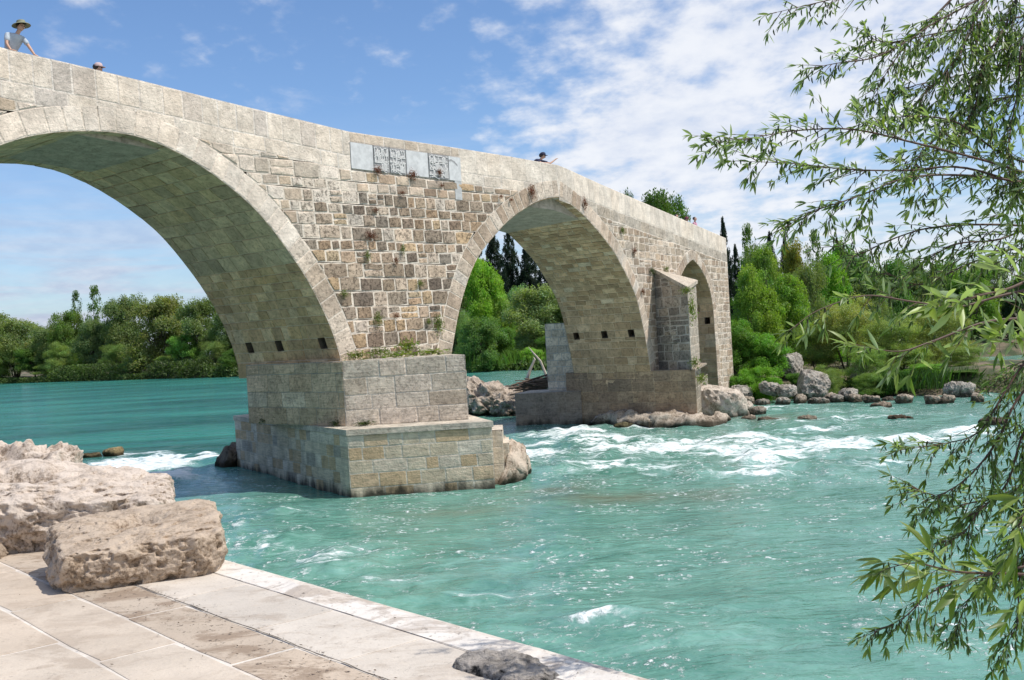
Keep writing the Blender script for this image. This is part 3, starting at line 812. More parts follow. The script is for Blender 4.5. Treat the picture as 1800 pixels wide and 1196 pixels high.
face_cells(B, fL, fR, -.5, zW, lambda t, z: shade((.30, .27, .235), .1), (.4, .6), (.8, 1.6), .015, .006, .004, (.34, .31, .27), .4)
lid(B, [tuple(fL), tuple(fR), tuple(fR+[.8, 2.5]), tuple(fL+[.8, 2.5])], zW+.004, .06, (.48, .45, .40))
B.build('footing', PIER, bridge)['label'] = 'low grey footing wall beside the far pier'
# left abutment pier of the big arch (outside the frame) so the bridge stands from other viewpoints too
B = MB(); tl = arch1[0][0]
q0 = mapA(TL-3, 0); q1 = mapA(tl, 0)
face_cells(B, q0[:2], q1[:2], -.9, ZS, colTi, (.45, .6), (.8, 1.4)); face_cells(B, q1[:2], (q1+DA)[:2], -.9, ZS, colTi, (.45, .6), (.8, 1.4))
B.build('pier', PIER, bridge)['label'] = 'left pier of the largest arch'

# ------------------------------------------------------------------ water
def water_mat():
    m, t, p, o = mat('river_water')
    tc = t.new('ShaderNodeTexCoord').outputs['Object']
    foam = t.new('ShaderNodeAttribute', attribute_name='foam').outputs['Fac']
    shoal = t.new('ShaderNodeAttribute', attribute_name='shoal').outputs['Fac']
    calm = t.new('ShaderNodeAttribute', attribute_name='calm').outputs['Fac']
    fl = t.mapping(tc, (1.0, 1.0, 1), (0, 0, rad(20)))
    wv = t.noise(fl, .55, 3, .5)
    warp = t.new('ShaderNodeVectorMath', operation='ADD')
    sc_ = t.new('ShaderNodeTexNoise'); t.l.new(fl, sc_.inputs['Vector']); sc_.inputs['Scale'].default_value = .7; sc_.inputs['Detail'].default_value = 3
    s2 = t.new('ShaderNodeVectorMath', operation='SCALE'); t.l.new(sc_.outputs['Color'], s2.inputs[0]); s2.inputs['Scale'].default_value = 1.9
    t.l.new(fl, warp.inputs[0]); t.l.new(s2.outputs[0], warp.inputs[1]); wp = warp.outputs[0]
    body = t.noise(t.mapping(wp, (.55, 1, 1)), .8, 6, .6)
    fineN = t.noise(t.mapping(wp, (.7, 1, 1)), 4.5, 6, .68, .6)
    midN = t.noise(t.mapping(wp, (.45, 1, 1), (0, 0, .12)), 2.1, 8, .66, .8)
    n = t.math('ADD', t.math('MULTIPLY', body, .42), t.math('ADD', t.math('MULTIPLY', fineN, .22), t.math('MULTIPLY', midN, .36)))
    thr = t.math('SUBTRACT', .70, t.math('MULTIPLY', foam, .285))
    f1 = t.ramp(t.math('SUBTRACT', n, thr), -.035, .06)
    f1 = t.math('MULTIPLY', f1, t.ramp(t.noise(t.mapping(tc, (.6, 1, 1)), 4.2, 8, .72), .34, .54, .35, 1))
    # thin wandering filaments of foam
    fil = t.noise(t.mapping(wp, (.8, 1, 1)), 1.15, 5, .55, .4)
    ridge = t.math('SUBTRACT', 1, t.math('MULTIPLY', t.math('ABSOLUTE', t.math('SUBTRACT', fil, .5)), 19))
    spots = t.ramp(t.noise(tc, 7, 5, .75), .50, .66)
    patch = t.ramp(t.noise(tc, .45, 2), .42, .56)
    fil2 = t.math('MULTIPLY', t.math('MULTIPLY', t.math('MAXIMUM', ridge, 0), spots), t.math('MULTIPLY', patch, t.ramp(calm, 0, 1, 1.3, 0)))
    speck = t.math('MULTIPLY', t.ramp(t.noise(tc, 16, 3, .7), .72, .78), t.math('MULTIPLY', t.ramp(t.noise(tc, 1.1, 3), .48, .62), t.ramp(calm, 0, 1, .35, 0)))
    f = t.math('MAXIMUM', f1, t.math('MAXIMUM', fil2, speck), clamp=True)
    milky = t.math('MULTIPLY', t.ramp(n, .40, .62), t.math('MULTIPLY', t.math('ADD', foam, .16), .7), clamp=True)
    c = t.mix(t.ramp(t.math('ADD', t.math('MULTIPLY', wv, .5), t.math('MULTIPLY', midN, .5)), .34, .64), (.060, .195, .150), (.120, .300, .232))
    c = t.mix(calm, c, t.mix(t.ramp(t.noise(t.mapping(tc, (.25, 1, 1)), .12, 5, .6), .35, .65), (.004, .095, .075), (.03, .23, .18)))
    c = t.mix(milky, c, (.34, .55, .52))
    c = t.mix(t.math('MULTIPLY', shoal, t.ramp(body, .3, .65, .35, .85)), c, (.15, .155, .10))
    c = t.mix(f, c, (.86, .90, .90))
    t.l.new(c, p.inputs['Base Color'])
    t.put(p.inputs['Roughness'], t.ramp(f, 0, 1, .13, .8)); p.inputs['IOR'].default_value = 1.33
    r1 = t.noise(t.mapping(tc, (.55, 1.5, 1), (0, 0, rad(-8))), 2.2, 4, .6, .5); r2 = t.noise(t.mapping(tc, (.8, 1.4, 1)), 9, 3, .6)
    r3 = t.math('MULTIPLY', t.noise(t.mapping(tc, (.18, 1, 1), (0, 0, rad(6))), .55, 6, .68, .5), t.math('MULTIPLY', calm, 9.0))
    h = t.math('ADD', t.math('ADD', r1, r3), t.math('ADD', t.math('MULTIPLY', r2, .12), t.math('MULTIPLY', f, .25)))
    b = t.new('ShaderNodeBump', i_Strength=.7, i_Distance=.13, i_Height=h); t.l.new(b.outputs[0], p.inputs['Normal'])
    return m
WATER = water_mat()
inv = np.concatenate([np.linspace(1/2.2, 1/95, 860), 1/np.geomspace(97, 2500, 60)])
Yr = 1/inv; Xf = np.linspace(-.66, .66, 800)
YY = np.repeat(Yr[:, None], 800, 1); XX = Xf[None, :]*(YY+6)
def blob(px, py, rx, ry, k):
    c = onz(px, py, 0); wx = rx*c[1]/F; wy = ry*c[1]**2/(H*F)
    return k*np.exp(-((XX-c[0]-(YY-c[1])*c[0]/c[1])/wx)**2-((YY-c[1])/wy)**2)
foam = np.zeros_like(XX)
for q in [(940, 795, 110, 30, .9), (1040, 818, 160, 18, .72), (1180, 822, 180, 18, .7), (1340, 828, 180, 18, .72), (1520, 822, 150, 16, .68), (1000, 765, 120, 18, .85), (1130, 785, 170, 28, .9), (1300, 785, 190, 26, .88), (1470, 785, 170, 26, .85), (1620, 775, 140, 22, .8), (1400, 740, 250, 9, .72), (1600, 728, 150, 6, .6), (1250, 825, 220, 14, .5), (980, 762, 90, 10, .9), (940, 790, 70, 13, .95), (1060, 775, 120, 14, .9), (1180, 785, 130, 16, 1.0), (1290, 770, 110, 14, .95), (1350, 805, 120, 17, 1.0), (1470, 790, 110, 17, .9), (1250, 818, 130, 10, .6), (1590, 775, 90, 10, .9), (1700, 765, 90, 12, .9), (1450, 755, 90, 6, .8),
          (1350, 719, 90, 3.2, 1.0), (1500, 726, 120, 3.0, .8), (1520, 741, 100, 4, .8), (1650, 735, 90, 3.5, .7), (1570, 812, 110, 8, .75), (1120, 752, 60, 5, .7),
          (215, 820, 80, 22, 1.25), (285, 812, 70, 18, 1.3), (300, 838, 70, 18, 1.15), (365, 806, 40, 10, 1.1), (250, 850, 50, 12, .8), (170, 815, 30, 7, .9),
          (500, 900, 90, 16, .62), (460, 960, 100, 36, .66), (580, 985, 110, 30, .60), (700, 1010, 140, 28, .50), (1050, 1088, 70, 9, .85), (840, 1050, 140, 26, .46), (420, 920, 40, 20, .6), (900, 980, 160, 20, .35), (1200, 1130, 160, 20, .30), (560, 1060, 60, 14, .5), (1300, 850, 160, 8, .3), (620, 1060, 60, 12, .3),
          (1690, 655, 160, 2.5, 1.1), (1560, 662, 60, 2, .8), (1780, 690, 60, 5, .8)]: foam = np.maximum(foam, blob(*q))
shoal = np.zeros_like(XX)
for q in [(1080, 872, 150, 12, .9), (980, 860, 80, 9, .9), (800, 900, 90, 9, .75), (1230, 868, 110, 10, .7), (1350, 738, 70, 7, .9), (1200, 742, 60, 5, .9), (180, 800, 60, 4, .7), (930, 745, 90, 4, .8)]: shoal = np.maximum(shoal, blob(*q))
sideA = (XX-P0[0])*nA[0]+(YY-P0[1])*nA[1]
sideB = (XX-K[0])*nB[0]+(YY-K[1])*nB[1]
calm = sstep(-sideA, 6, 14)*sstep(-XX, -2, 8)
pn = np.stack([XX.ravel(), YY.ravel(), np.zeros(XX.size)], 1)
big = fbm(pn*np.array([.34, .5, 1]), 4, .55).reshape(XX.shape)
med = fbm(pn*np.array([1.3, 2.0, 1])+40, 3, .55).reshape(XX.shape)
rough = np.clip(foam*1.25, 0, 1)
far_ = sstep(YY, 70, 130)
ZZ = (big*.055+med*.022)*(1-.75*calm)*(1-far_)+rough*(big*.10+med*.09)*(1-far_)+rough*.04
ridge = (1-np.abs(fbm(pn*np.array([.5, 1.1, 1])+9, 3).reshape(XX.shape)))
ZZ += np.clip(foam, 0, 1)*.06*ridge*(1-far_)
river = grid_mesh('river', XX, YY, ZZ, WATER, {'foam': foam, 'shoal': shoal, 'calm': calm})
tag(river, kind='structure')

# ------------------------------------------------------------------ ground
def ground_mat():
    m, t, p, o = mat('bank_soil')
    tc = t.new('ShaderNodeTexCoord').outputs['Object']
    n = t.noise(tc, .35, 6, .6); n2 = t.noise(tc, 3, 5, .7)
    c = t.mix(t.ramp(n, .42, .58), (.20, .155, .10), (.045, .07, .022))
    c = t.mix(t.ramp(n2, .4, .7, 0, .6), c, (.05, .045, .03))
    t.l.new(c, p.inputs['Base Color']); p.inputs['Roughness'].default_value = .95
    b = t.new('ShaderNodeBump', i_Strength=.6, i_Distance=.2, i_Height=n2); t.l.new(b.outputs[0], p.inputs['Normal'])
    return m
GROUND = ground_mat()
def poly_dist(X, Y, P):
    P = np.array(P, float); d = np.full(X.shape, 1e9); ins = np.zeros(X.shape, bool)
    for i in range(len(P)):
        a = P[i]; b = P[(i+1) % len(P)]; e = b-a
        k = np.clip(((X-a[0])*e[0]+(Y-a[1])*e[1])/(e@e), 0, 1)
        d = np.minimum(d, np.hypot(X-a[0]-k*e[0], Y-a[1]-k*e[1]))
        c = ((a[1] > Y) != (b[1] > Y)) & (X < (b[0]-a[0])*(Y-a[1])/(b[1]-a[1]+1e-12)+a[0]); ins ^= c
    return np.where(ins, d, -d)
FARX = [-700, -300, -123, -46, -22, -8, 6, 22, 40, 80, 300, 900]; FARY = [520, 380, 258, 186, 165, 150, 128, 108, 97, 96, 100, 120]
ISLE = [(11.5, 59.2), (14, 57.6), (18, 57.4), (21, 54.6), (24, 52.6), (28, 53.6), (33, 57), (34, 64), (28, 72), (18, 80), (11, 78), (7.5, 70), (8.5, 63)]
def ground_h(X, Y):
    yb = np.interp(X, FARX, FARY); h1 = np.clip((Y-yb)*.55, -2.2, 1.2)+sstep(Y-yb, 20, 90)*1.0
    h2 = np.clip(poly_dist(X, Y, ISLE)*.55, -2.2, 1.15)
    h = np.maximum(h1, h2)
    nz = fbm(np.stack([X.ravel()*.25, Y.ravel()*.25, 0*X.ravel()], 1), 4).reshape(X.shape)
    return h+nz*.22
gy = np.concatenate([np.linspace(44, 130, 170), np.geomspace(131, 4000, 110)]); gx = np.linspace(-1.3, 1.3, 420)
GY = np.repeat(gy[:, None], 420, 1); GX = gx[None, :]*(GY*.9+10)
GZ = ground_h(GX, GY)
tag(grid_mesh('ground', GX, GY, GZ, GROUND), kind='structure')
def gh(x, y): return float(ground_h(np.array([[x]]), np.array([[y]]))[0, 0])
# low hills at the horizon
hx = np.linspace(-1900, 1500, 200); hy = np.linspace(2300, 3000, 20)
HX, HY = np.meshgrid(hx, hy); ridgeh = 50+34*fbm(np.stack([HX.ravel()*.0016, 0*HX.ravel(), 0*HX.ravel()], 1), 5).reshape(HX.shape)
HZ = ridgeh*np.sin(np.pi*np.clip((HY-2300)/700, 0, 1))*(.35+.95*sstep(-HX, 700, 1100))+8*fbm(np.stack([HX.ravel()*.01, HY.ravel()*.01, 0*HX.ravel()], 1), 4).reshape(HX.shape)
HILL = plain('far_hillside', (.22, .25, .27), 1, .15, .02)  # blue-grey base colour stands in for the haze of distance
tag(grid_mesh('hills', HX, HY, HZ, HILL), kind='structure')

# ------------------------------------------------------------------ quay in the foreground
def quay_mat():
    m, t, p, o = mat('quay_paving')
    tc = t.new('ShaderNodeTexCoord').outputs['Object']
    at_ = t.new('ShaderNodeAttribute', attribute_name='Col'); col = at_.outputs['Color']; al = at_.outputs['Alpha']
    n1 = t.noise(tc, 1.6, 6, .6); n2 = t.noise(tc, 9, 6, .7); n3 = t.noise(tc, 60, 4, .7); n4 = t.noise(t.mapping(tc, (1, 1.5, 1), (0, 0, .9)), 2.2, 8, .72, .6)
    f = t.math('ADD', t.ramp(n1, .3, .7, .90, 1.06), t.math('MULTIPLY', t.math('SUBTRACT', n3, .5), .30))
    s = t.new('ShaderNodeVectorMath', operation='SCALE'); t.l.new(col, s.inputs[0]); t.put(s.inputs['Scale'], f)
    c = t.mix(t.ramp(n2, .5, .72, 0, .35), s.outputs[0], (.50, .41, .32))
    grime = t.math('MULTIPLY', t.ramp(n4, .47, .60), t.math('ADD', t.math('MULTIPLY', al, .75), .27))
    c = t.mix(t.math('MULTIPLY', grime, .8), c, (.26, .19, .135))
    pit = t.math('MULTIPLY', t.ramp(t.noise(tc, 26, 4, .75), .60, .68), t.math('ADD', t.math('MULTIPLY', al, .9), .05))
    c = t.mix(pit, c, (.07, .05, .04))
    t.l.new(c, p.inputs['Base Color']); p.inputs['Roughness'].default_value = .85; p.inputs['Specular IOR Level'].default_value = .3
    h = t.math('ADD', t.math('MULTIPLY', n2, .8), t.math('ADD', t.math('MULTIPLY', n3, .25), t.math('MULTIPLY', pit, -.6)))
    b = t.new('ShaderNodeBump', i_Strength=.7, i_Distance=.012, i_Height=h); t.l.new(b.outputs[0], p.inputs['Normal'])
    return m
QUAY = quay_mat()
ZQ = 2.55
qo = np.array([.44, 5.04]); qe = np.array([.64, -.7686]); qm = np.array([-.7686, -.64])
def mapQ(s, r, d=0): return np.array([qo[0]+qe[0]*s+qm[0]*r, qo[1]+qe[1]*s+qm[1]*r, ZQ+d])
B = MB()
rows = [(-.02, .26, (.5, .9), None, .45), (.26, .80, None, [-7.5, -6.2, -5.05, -4.2, -3.36, -2.20, -1.25, -.2, .9, 2.0], .22), (.80, 1.205, None, [-8, -6.3, -4.6, -3.1, -1.66, -.5, .6, 1.8], 1.0), (1.205, 1.66, None, [-8.2, -6.9, -5.4, -3.95, -2.29, -.9, .4, 1.8], .12),
        (1.66, 2.2, (.9, 1.5), None, .25), (2.2, 2.75, (.9, 1.5), None, .15), (2.75, 3.4, (.9, 1.6), None, .3), (3.4, 4.2, (1, 1.8), None, .2), (4.2, 5.2, (1, 2), None, .2), (5.2, 6.4, (1, 2), None, .2)]
def qcell(s0, s1, r0, r1, col, al, gp, rl):
    cell(B, [(s0, -r1), (s1, -r1), (s1, -r0), (s0, -r0)], lambda a, b, d: mapQ(a, -b, d), col, gp, rl, (.66, .60, .53), .004, al, depth=-.002, sub=.28)
for r0, r1, wb, cuts, al in rows:
    if cuts is None:
        cuts = [-8.0]
        while cuts[-1] < 6: cuts.append(cuts[-1]+random.uniform(*wb))
    else: cuts = cuts+[cuts[-1]+1.2*k for k in range(1, 4)]
    for a, b in zip(cuts[:-1], cuts[1:]):
        c = shade((.56, .475, .385), .08, .02)
        if r1 < .3: c = shade((.66, .60, .53), .06, .01)
        elif r1 < .9: c = shade((.58, .515, .44), .09, .015)
        elif al == 1.0: c = shade((.48, .395, .31), .04, .01)
        g = .012 if r1 < .9 else .02
        qcell(a, b, r0, r1, c, al if r1 > .3 else .5, g, .003)
# solid body with a chipped outer edge
ss = np.linspace(-8, 8, 160); V = []
for s in ss:
    j = .045*float(fbm([[s*3.1, 0, 0]], 5, .6)[0])+.05*max(0, float(vnoise([[s*1.3, 5, 0]])[0])-.25)*4*.4
    k = -.03+j
    a = mapQ(s, .25, .004); b = mapQ(s, k+.05, .004+j*.3); c = mapQ(s, k, -.05); d = mapQ(s, k-.02, -.5); e = mapQ(s, k-.05, -3.3)
    V += [a, b, c, d, e]
Fq = [(i*5+k, i*5+k+1, i*5+5+k+1, i*5+5+k) for i in range(len(ss)-1) for k in range(4)]
B.add(V, [f[::-1] for f in Fq], (.70, .65, .59, .6))
o_ = [mapQ(-8, 0, -.03), mapQ(8, 0, -.03), mapQ(8, 7, -.03), mapQ(-8, 7, -.03)]
B.add(o_, [(3, 2, 1, 0)], (.45, .38, .30, .6)); 
quay = B.build('quay', QUAY); tag(quay, kind='structure')
# near bank behind the quay: large sheet of ground around the camera
B = MB()
far_c = [mapQ(-60, 6.3, -.05), mapQ(8, 6.3, -.05), mapQ(60, 6.3, -.4), mapQ(60, 60, -.2), mapQ(-60, 60, -.2)]
B.add(far_c, [(4, 3, 2, 1, 0)], (.4, .33, .25, .5))
nb = [mapQ(-60, 1, -.06), mapQ(-7.9, 1.0, -.06), mapQ(-7.9, 6.4, -.06), mapQ(-60, 6.4, -.06), mapQ(-60, .8, -3.4), mapQ(-7.9, .8, -3.4)]
B.add(nb, [(3, 2, 1, 0), (0, 1, 5, 4)], (.4, .33, .25, .5))
nb = [mapQ(7.9, 1, -.06), mapQ(60, 1, -.06), mapQ(60, 6.4, -.06), mapQ(7.9, 6.4, -.06), mapQ(7.9, .8, -3.4), mapQ(60, .8, -3.4)]
B.add(nb, [(3, 2, 1, 0), (0, 1, 5, 4)], (.4, .33, .25, .5))
tag(B.build('river_bank', GROUND), kind='structure')

# ------------------------------------------------------------------ rocks
def rock(name, loc, dims, rot=0, seed=0, box=3.2, amp=.12, res=44, matr=None, label=None, cat='rock', group=None, tint=(1, 1, 1), tilt=(0, 0), strata=0, scale=None, carve=None, fine=.35, cuts=11, rugged=0):
    R = np.random.default_rng(seed); u = np.linspace(-1, 1, res)
    faces = []; V = []; nV = 0; FF = []
    for ax in range(3):
        for sg in (-1, 1):
            A, Bq = np.meshgrid(u, u); P = np.zeros((res, res, 3)); P[..., ax] = sg; P[..., (ax+1) % 3] = A*sg; P[..., (ax+2) % 3] = Bq
            V.append(P.reshape(-1, 3)); i = np.arange(res*res).reshape(res, res)+nV
            FF.append(np.stack([i[:-1, :-1], i[:-1, 1:], i[1:, 1:], i[1:, :-1]], -1).reshape(-1, 4)); nV += res*res
    V = np.concatenate(V); FF = np.concatenate(FF)
    V = V/(np.abs(V)**box).sum(1)[:, None]**(1/box)
    d = V/np.linalg.norm(V, axis=1)[:, None]; off = R.random(3)*50
    dm = np.array(dims, float)/2; fq = 1.0
    S = V*dm; m_ = float(dm.max())
    n1 = fbm(S/m_*1.1+off, 4, .5); n2 = fbm(S/m_*4.2+off+9, 4, .55); n3 = 1-np.abs(fbm(S/m_*2.6+off+30, 3))*1.6
    disp = amp*(n1*.9+n2*fine+(n3-.4)*.30)
    if strata: disp += strata*np.sign(np.sin(S@np.array([5.0, 2.0, 7.0])/m_*1.6+n1*2.0))*.5
    S = S*(1+0*disp[:, None])+d*(disp*m_)[:, None]
    for q in range(cuts):
        nn = R.normal(0, 1, 3); nn /= np.linalg.norm(nn); pr_ = S@nn; lim = pr_.max()*R.uniform(.72, .92); over = np.maximum(0, pr_-lim); S = S-nn*(over*.88)[:, None]
    if rugged:
        S = S+d*((fbm(S*5.0+off+80, 4, .62)*.020-np.clip(fbm(S*11+off+90, 3)-.12, 0, 1)*.055+fbm(S*2.2+off+95, 3)*.025)*rugged)[:, None]
    if cuts > 3: S = S+d*((fbm(S/m_*7+off+60, 4, .6)*.030+fbm(S/m_*2.5+off+70, 3)*.03)*m_*min(1, amp/.12))[:, None]
    if carve is not None: S = carve(S, dims, off)
    ca, sa = math.cos(rot), math.sin(rot); tx, ty = tilt
    Rz = np.array([[ca, -sa, 0], [sa, ca, 0], [0, 0, 1]])
    Rx = np.array([[1, 0, 0], [0, math.cos(tx), -math.sin(tx)], [0, math.sin(tx), math.cos(tx)]]); Ry = np.array([[math.cos(ty), 0, math.sin(ty)], [0, 1, 0], [-math.sin(ty), 0, math.cos(ty)]])
    S = S@(Rz@Ry@Rx).T
    me = bpy.data.meshes.new(name); me.from_pydata(S.tolist(), [], FF.tolist())
    bm = bmesh.new(); bm.from_mesh(me); bmesh.ops.remove_doubles(bm, verts=bm.verts, dist=m_*.002); bm.to_mesh(me); bm.free()
    a = me.color_attributes.new('Col', 'FLOAT_COLOR', 'POINT'); a.data.foreach_set('color', np.tile((*tint, 1), len(me.vertices)).astype(np.float32))
    me.polygons.foreach_set('use_smooth', [True]*len(me.polygons)); me.materials.append(matr or ROCK_GREY); me.update()
    o = link(name, me); o.location = loc
    if label: tag(o, label, cat, group)
    return o
def hollow(cx, cy, rx, ry, dep):
    def f(S, dims, off):
        q = ((S[:, 0]-cx)/rx)**2+((S[:, 1]-cy)/ry)**2; k = np.exp(-q*1.4)*(S[:, 2] > 0)
        S = S.copy(); hz = dims[2]/2; up_ = S[:, 2] > hz*.72; S[up_, 2] = hz*.72+(S[up_, 2]-hz*.72)*.45
        low_ = np.clip(-S[:, 2]/hz, 0, 1); S[:, 1] += low_*.10*(S[:, 1] < 0); S[:, 0] += low_*.07*(S[:, 0] < 0)-low_*.05*(S[:, 0] > 0)
        S[:, 2] -= k*dep; return S
    return f
rock('boulder', (-2.90, 8.12, ZQ+.16), (1.24, 1.14, .49), rad(22), 14, 6.5, .034, 130, ROCK_TAN, 'rough tan boulder with a hollow in its flat top at the front of the quay', 'boulder', tilt=(rad(7), rad(-3)), carve=hollow(.02, .10, .17, .13, .20), fine=.7, cuts=2, rugged=1.1)
rock('boulder', (-4.30, 9.75, ZQ+.27), (2.3, 1.3, .70), rad(14), 5, 6.0, .045, 120, ROCK_PALE, 'large bleached boulder behind the tan one on the quay', 'boulder', tilt=(rad(8), rad(5)), fine=.7, cuts=5, carve=hollow(-.2, .1, .35, .12, .16), rugged=1.5)
rock('boulder', (-5.9, 11.4, ZQ+.27), (2.7, 1.5, .80), rad(-8), 21, 3.0, .16, 100, ROCK_PALE, 'cracked pale boulder at the left edge, farthest back on the quay', 'boulder', fine=.6, rugged=1.5)
rock('boulder', (-4.75, 8.9, ZQ+.14), (.9, .7, .42), rad(30), 31, 2.8, .14, 60, ROCK_TAN, 'small shaded stone under the bleached boulder at the left edge', 'boulder', tint=(.75, .75, .75))  # grey tint paints the shade below the boulder into this stone

rock('quay_rock', (-.12, 5.20, ZQ-.02), (.60, .30, .13), rad(-48), 77, 2.6, .12, 60, rock_mat('lichen_rock', (.40, .36, .32), (.02, .019, .018), 1.6), 'low rounded stone with black lichen on the quay edge at the bottom of the photo', 'stone', cuts=3)
gR = 'boulders along the right bank'
for i, (px, py, Y, w, d, h, lab) in enumerate([
    (1430, 678, 56.5, 2.0, 1.7, 1.9, 'biggest grey boulder on the right bank, standing upright'),
    (1385, 640, 60, 1.9, 1.5, 1.5, 'grey rock behind and left of the biggest bank boulder'),
    (1355, 680, 56, 1.3, 1.1, .8, 'rounded pale rock touching the biggest bank boulder on its left'),
    (1385, 684, 55.2, 1.1, .9, .8, 'squarish pale rock at the foot of the biggest bank boulder'),
    (1302, 690, 57, 1.5, 1.2, 1.2, 'dark sloping rock under the bright shrub near the bridge end'),
    (1340, 705, 54.6, 1.0, .8, .5, 'low flat rock at the water line below the bright shrub'),
    (1492, 692, 54.5, 1.1, .9, .9, 'light egg shaped rock right of the biggest bank boulder'),
    (1470, 697, 54.2, .8, .7, .5, 'small dark rock beside the light egg shaped one'),
    (1440, 702, 54.0, 1.4, .8, .4, 'low dark slab at the foot of the biggest bank boulder'),
    (1375, 703, 54.2, .9, .8, .5, 'wet brown rock lying in front of the squarish pale rock'),
    (1560, 702, 53.6, .8, .7, .5, 'small rock beside the reddish soil under the reeds'),
    (1520, 660, 58, 1.6, 1.2, 1.6, 'shadowed rock behind the feathery bush'),
    (1685, 685, 52.8, 1.6, 1.2, 1.1, 'brown shrub covered rock at the right end of the island'),
    (1280, 640, 61, 1.2, 1.2, 2.4, 'dark rock against the end of the bridge')]):
    c = at(px, py, Y); rock('bank_rock', (c[0], c[1], c[2]-.12), (w*.82, d*.82, h*.86), random.uniform(-.5, .5), 40+i, 3.6, .20, 46, ROCK_GREY, lab, 'rock', gR)
for i, (px, py, Y) in enumerate([(1315, 711, 54.4), (1405, 708, 54), (1462, 706, 53.8), (1505, 706, 53.6), (1532, 707, 53.4), (1590, 708, 52.6), (1640, 709, 52.3), (1665, 708, 52.2), (1718, 706, 52.4), (1350, 668, 58), (1408, 700, 55)]):
    c = onz(px, py, 0); rock('bank_rock', (c[0], min(c[1], Y+2), .12), (random.uniform(.5, .9), .5, random.uniform(.35, .55)), random.uniform(-.6, .6), 140+i, 3.2, .18, 26, ROCK_GREY, ['small stone at the water edge below the bright low bush by the bridge end', 'small stone in front of the squarish pale rock and the biggest boulder', 'small stone just right of the biggest bank boulder', 'small stone under the right side of the light egg shaped rock', 'small stone midway between the light egg shaped rock and the reddish soil',
        'first small stone right of the reddish soil', 'small stone at the water in front of the reeds', 'small stone touching the left side of the brown shrub covered rock', 'small stone right of the brown shrub covered rock, last of the line', 'small stone up the bank left of the biggest boulder, away from the water', 'small stone at the left foot of the biggest boulder'][i], 'stone', 'small stones at the island water edge', tint=(1.1, 1.02, .94))
gS = 'stones standing in the rapids'
for i, (px, py, Y0, w, d, h, lab, tn) in enumerate([
    (1262, 716, 51.5, 2.7, 1.8, 2.3, 'large white ribbed rock at the foot of the far pier', (1, 1, 1)),
    (1205, 738, 50, 1.9, 1.2, .8, 'knobbly pale rock left of the large white ribbed one', (.95, .93, .9)),
    (1308, 718, 55, .9, .8, .8, 'round pale stone just right of the white ribbed rock', (1, 1, 1)),
    (1333, 724, 54, .8, .6, .45, 'dark topped stone in the water right of the white ribbed rock', (.8, .8, .8)),
    (1318, 737, 52, .7, .5, .3, 'small flat stone in brown shallow water', (1, .95, .9)),
    (1350, 739, 52, .9, .5, .22, 'low wide stone in brown shallow water', (1, .95, .88)),
    (1418, 738, 51, .85, .6, .38, 'dark wedge shaped stone alone in the rapids', (.9, .87, .8)),
    (1548, 715, 52.5, 1.1, .6, .4, 'dark stone near the far shore of the rapids', (.7, .65, .6)),
    (1585, 735, 49.5, 1.0, .6, .25, 'flat brown stone awash in the rapids', (.65, .55, .45)),
    (1095, 750, 51, 1.0, .7, .3, 'mossy stone in the foam before the far pier', (.45, .45, .3)),
    (950, 738, 56, .9, .6, .25, 'ochre stone in the dark water under the middle arch', (.8, .62, .4)),
    (1745, 742, 47, 1.2, .8, .35, 'dark stone half hidden behind the willow twigs', (.5, .42, .4)),
    (200, 797, 49, 1.0, .7, .5, 'mossy stone at the lip of the left rapids', (.62, .55, .34)),
    (158, 802, 47, .9, .6, .3, 'low mossy stone left of the left rapids', (.55, .5, .33))]):
    z = at(px, py, Y0); c = onz(px, py+h*8, 0); rock('river_stone', (c[0], c[1], h*.18), (w, d, h), random.uniform(-.6, .6), 70+i, 2.8, .16, 36, ROCK_WHITE, lab, 'stone', gS, tint=tn, strata=.05 if i in (0, ) else 0)
# ledges of rubble under the piers
def ledge(name, pts, w, h, seed, matr, label, tint=(1, 1, 1)):
    """a rough rock ledge swept along plan points"""
    P = resample(pts, 60); a = np.linspace(0, math.pi*2, 30); X = np.zeros((60, 30)); Y = X.copy(); Z = X.copy()
    g = np.gradient(P, axis=0); g /= np.linalg.norm(g, axis=1)[:, None]; n = np.stack([g[:, 1], -g[:, 0]], 1)
    for i in range(60):
        k = math.sin(math.pi*min(1, max(0, i/59)))**.35
        for j, q in enumerate(a):
            X[i, j] = P[i, 0]+n[i, 0]*w/2*math.cos(q)*k; Y[i, j] = P[i, 1]+n[i, 1]*w/2*math.cos(q)*k; Z[i, j] = h*math.sin(q)*k
    S = np.stack([X.ravel(), Y.ravel(), Z.ravel()], 1); dd = fbm(S*1.1+seed, 6, .65)*.30+(1-np.abs(fbm(S*2.6+seed, 4)))*.16
    Z = Z+dd.reshape(X.shape)*h*1.3; X = X+fbm(S*1.7+seed+5, 4).reshape(X.shape)*.16; Y = Y+fbm(S*1.7+seed+8, 4).reshape(X.shape)*.16
    o = grid_mesh(name, X, Y, Z, matr); me = o.data
    at_ = me.color_attributes.new('Col', 'FLOAT_COLOR', 'POINT'); at_.data.foreach_set('color', np.tile((*tint, 1), len(me.vertices)).astype(np.float32))
    return tag(o, label, 'rock')
ledge('rubble_ledge', [tuple(lowJ+(back-lowJ)*.75+[0, -.3]), tuple(lowJ+[-.35, -.3]), tuple((lowJ+lowN)/2+[-.4, -.35]), tuple(lowN+[-.1, -.5]), tuple(lowN+[1.5, .4])], 1.5, .52, 3, ROCK_WHITE, 'rough rubble ledge along the foot of the far pier', (.85, .82, .78))
ledge('rubble_ledge', [tuple(cRr+[.2, .6]), tuple(cRr+[.45, 1.8]), tuple(cRr+[.3, 4])], 1.1, .8, 13, ROCK_WHITE, 'broken rock core showing beside the near pier footing', (.95, .9, .85))
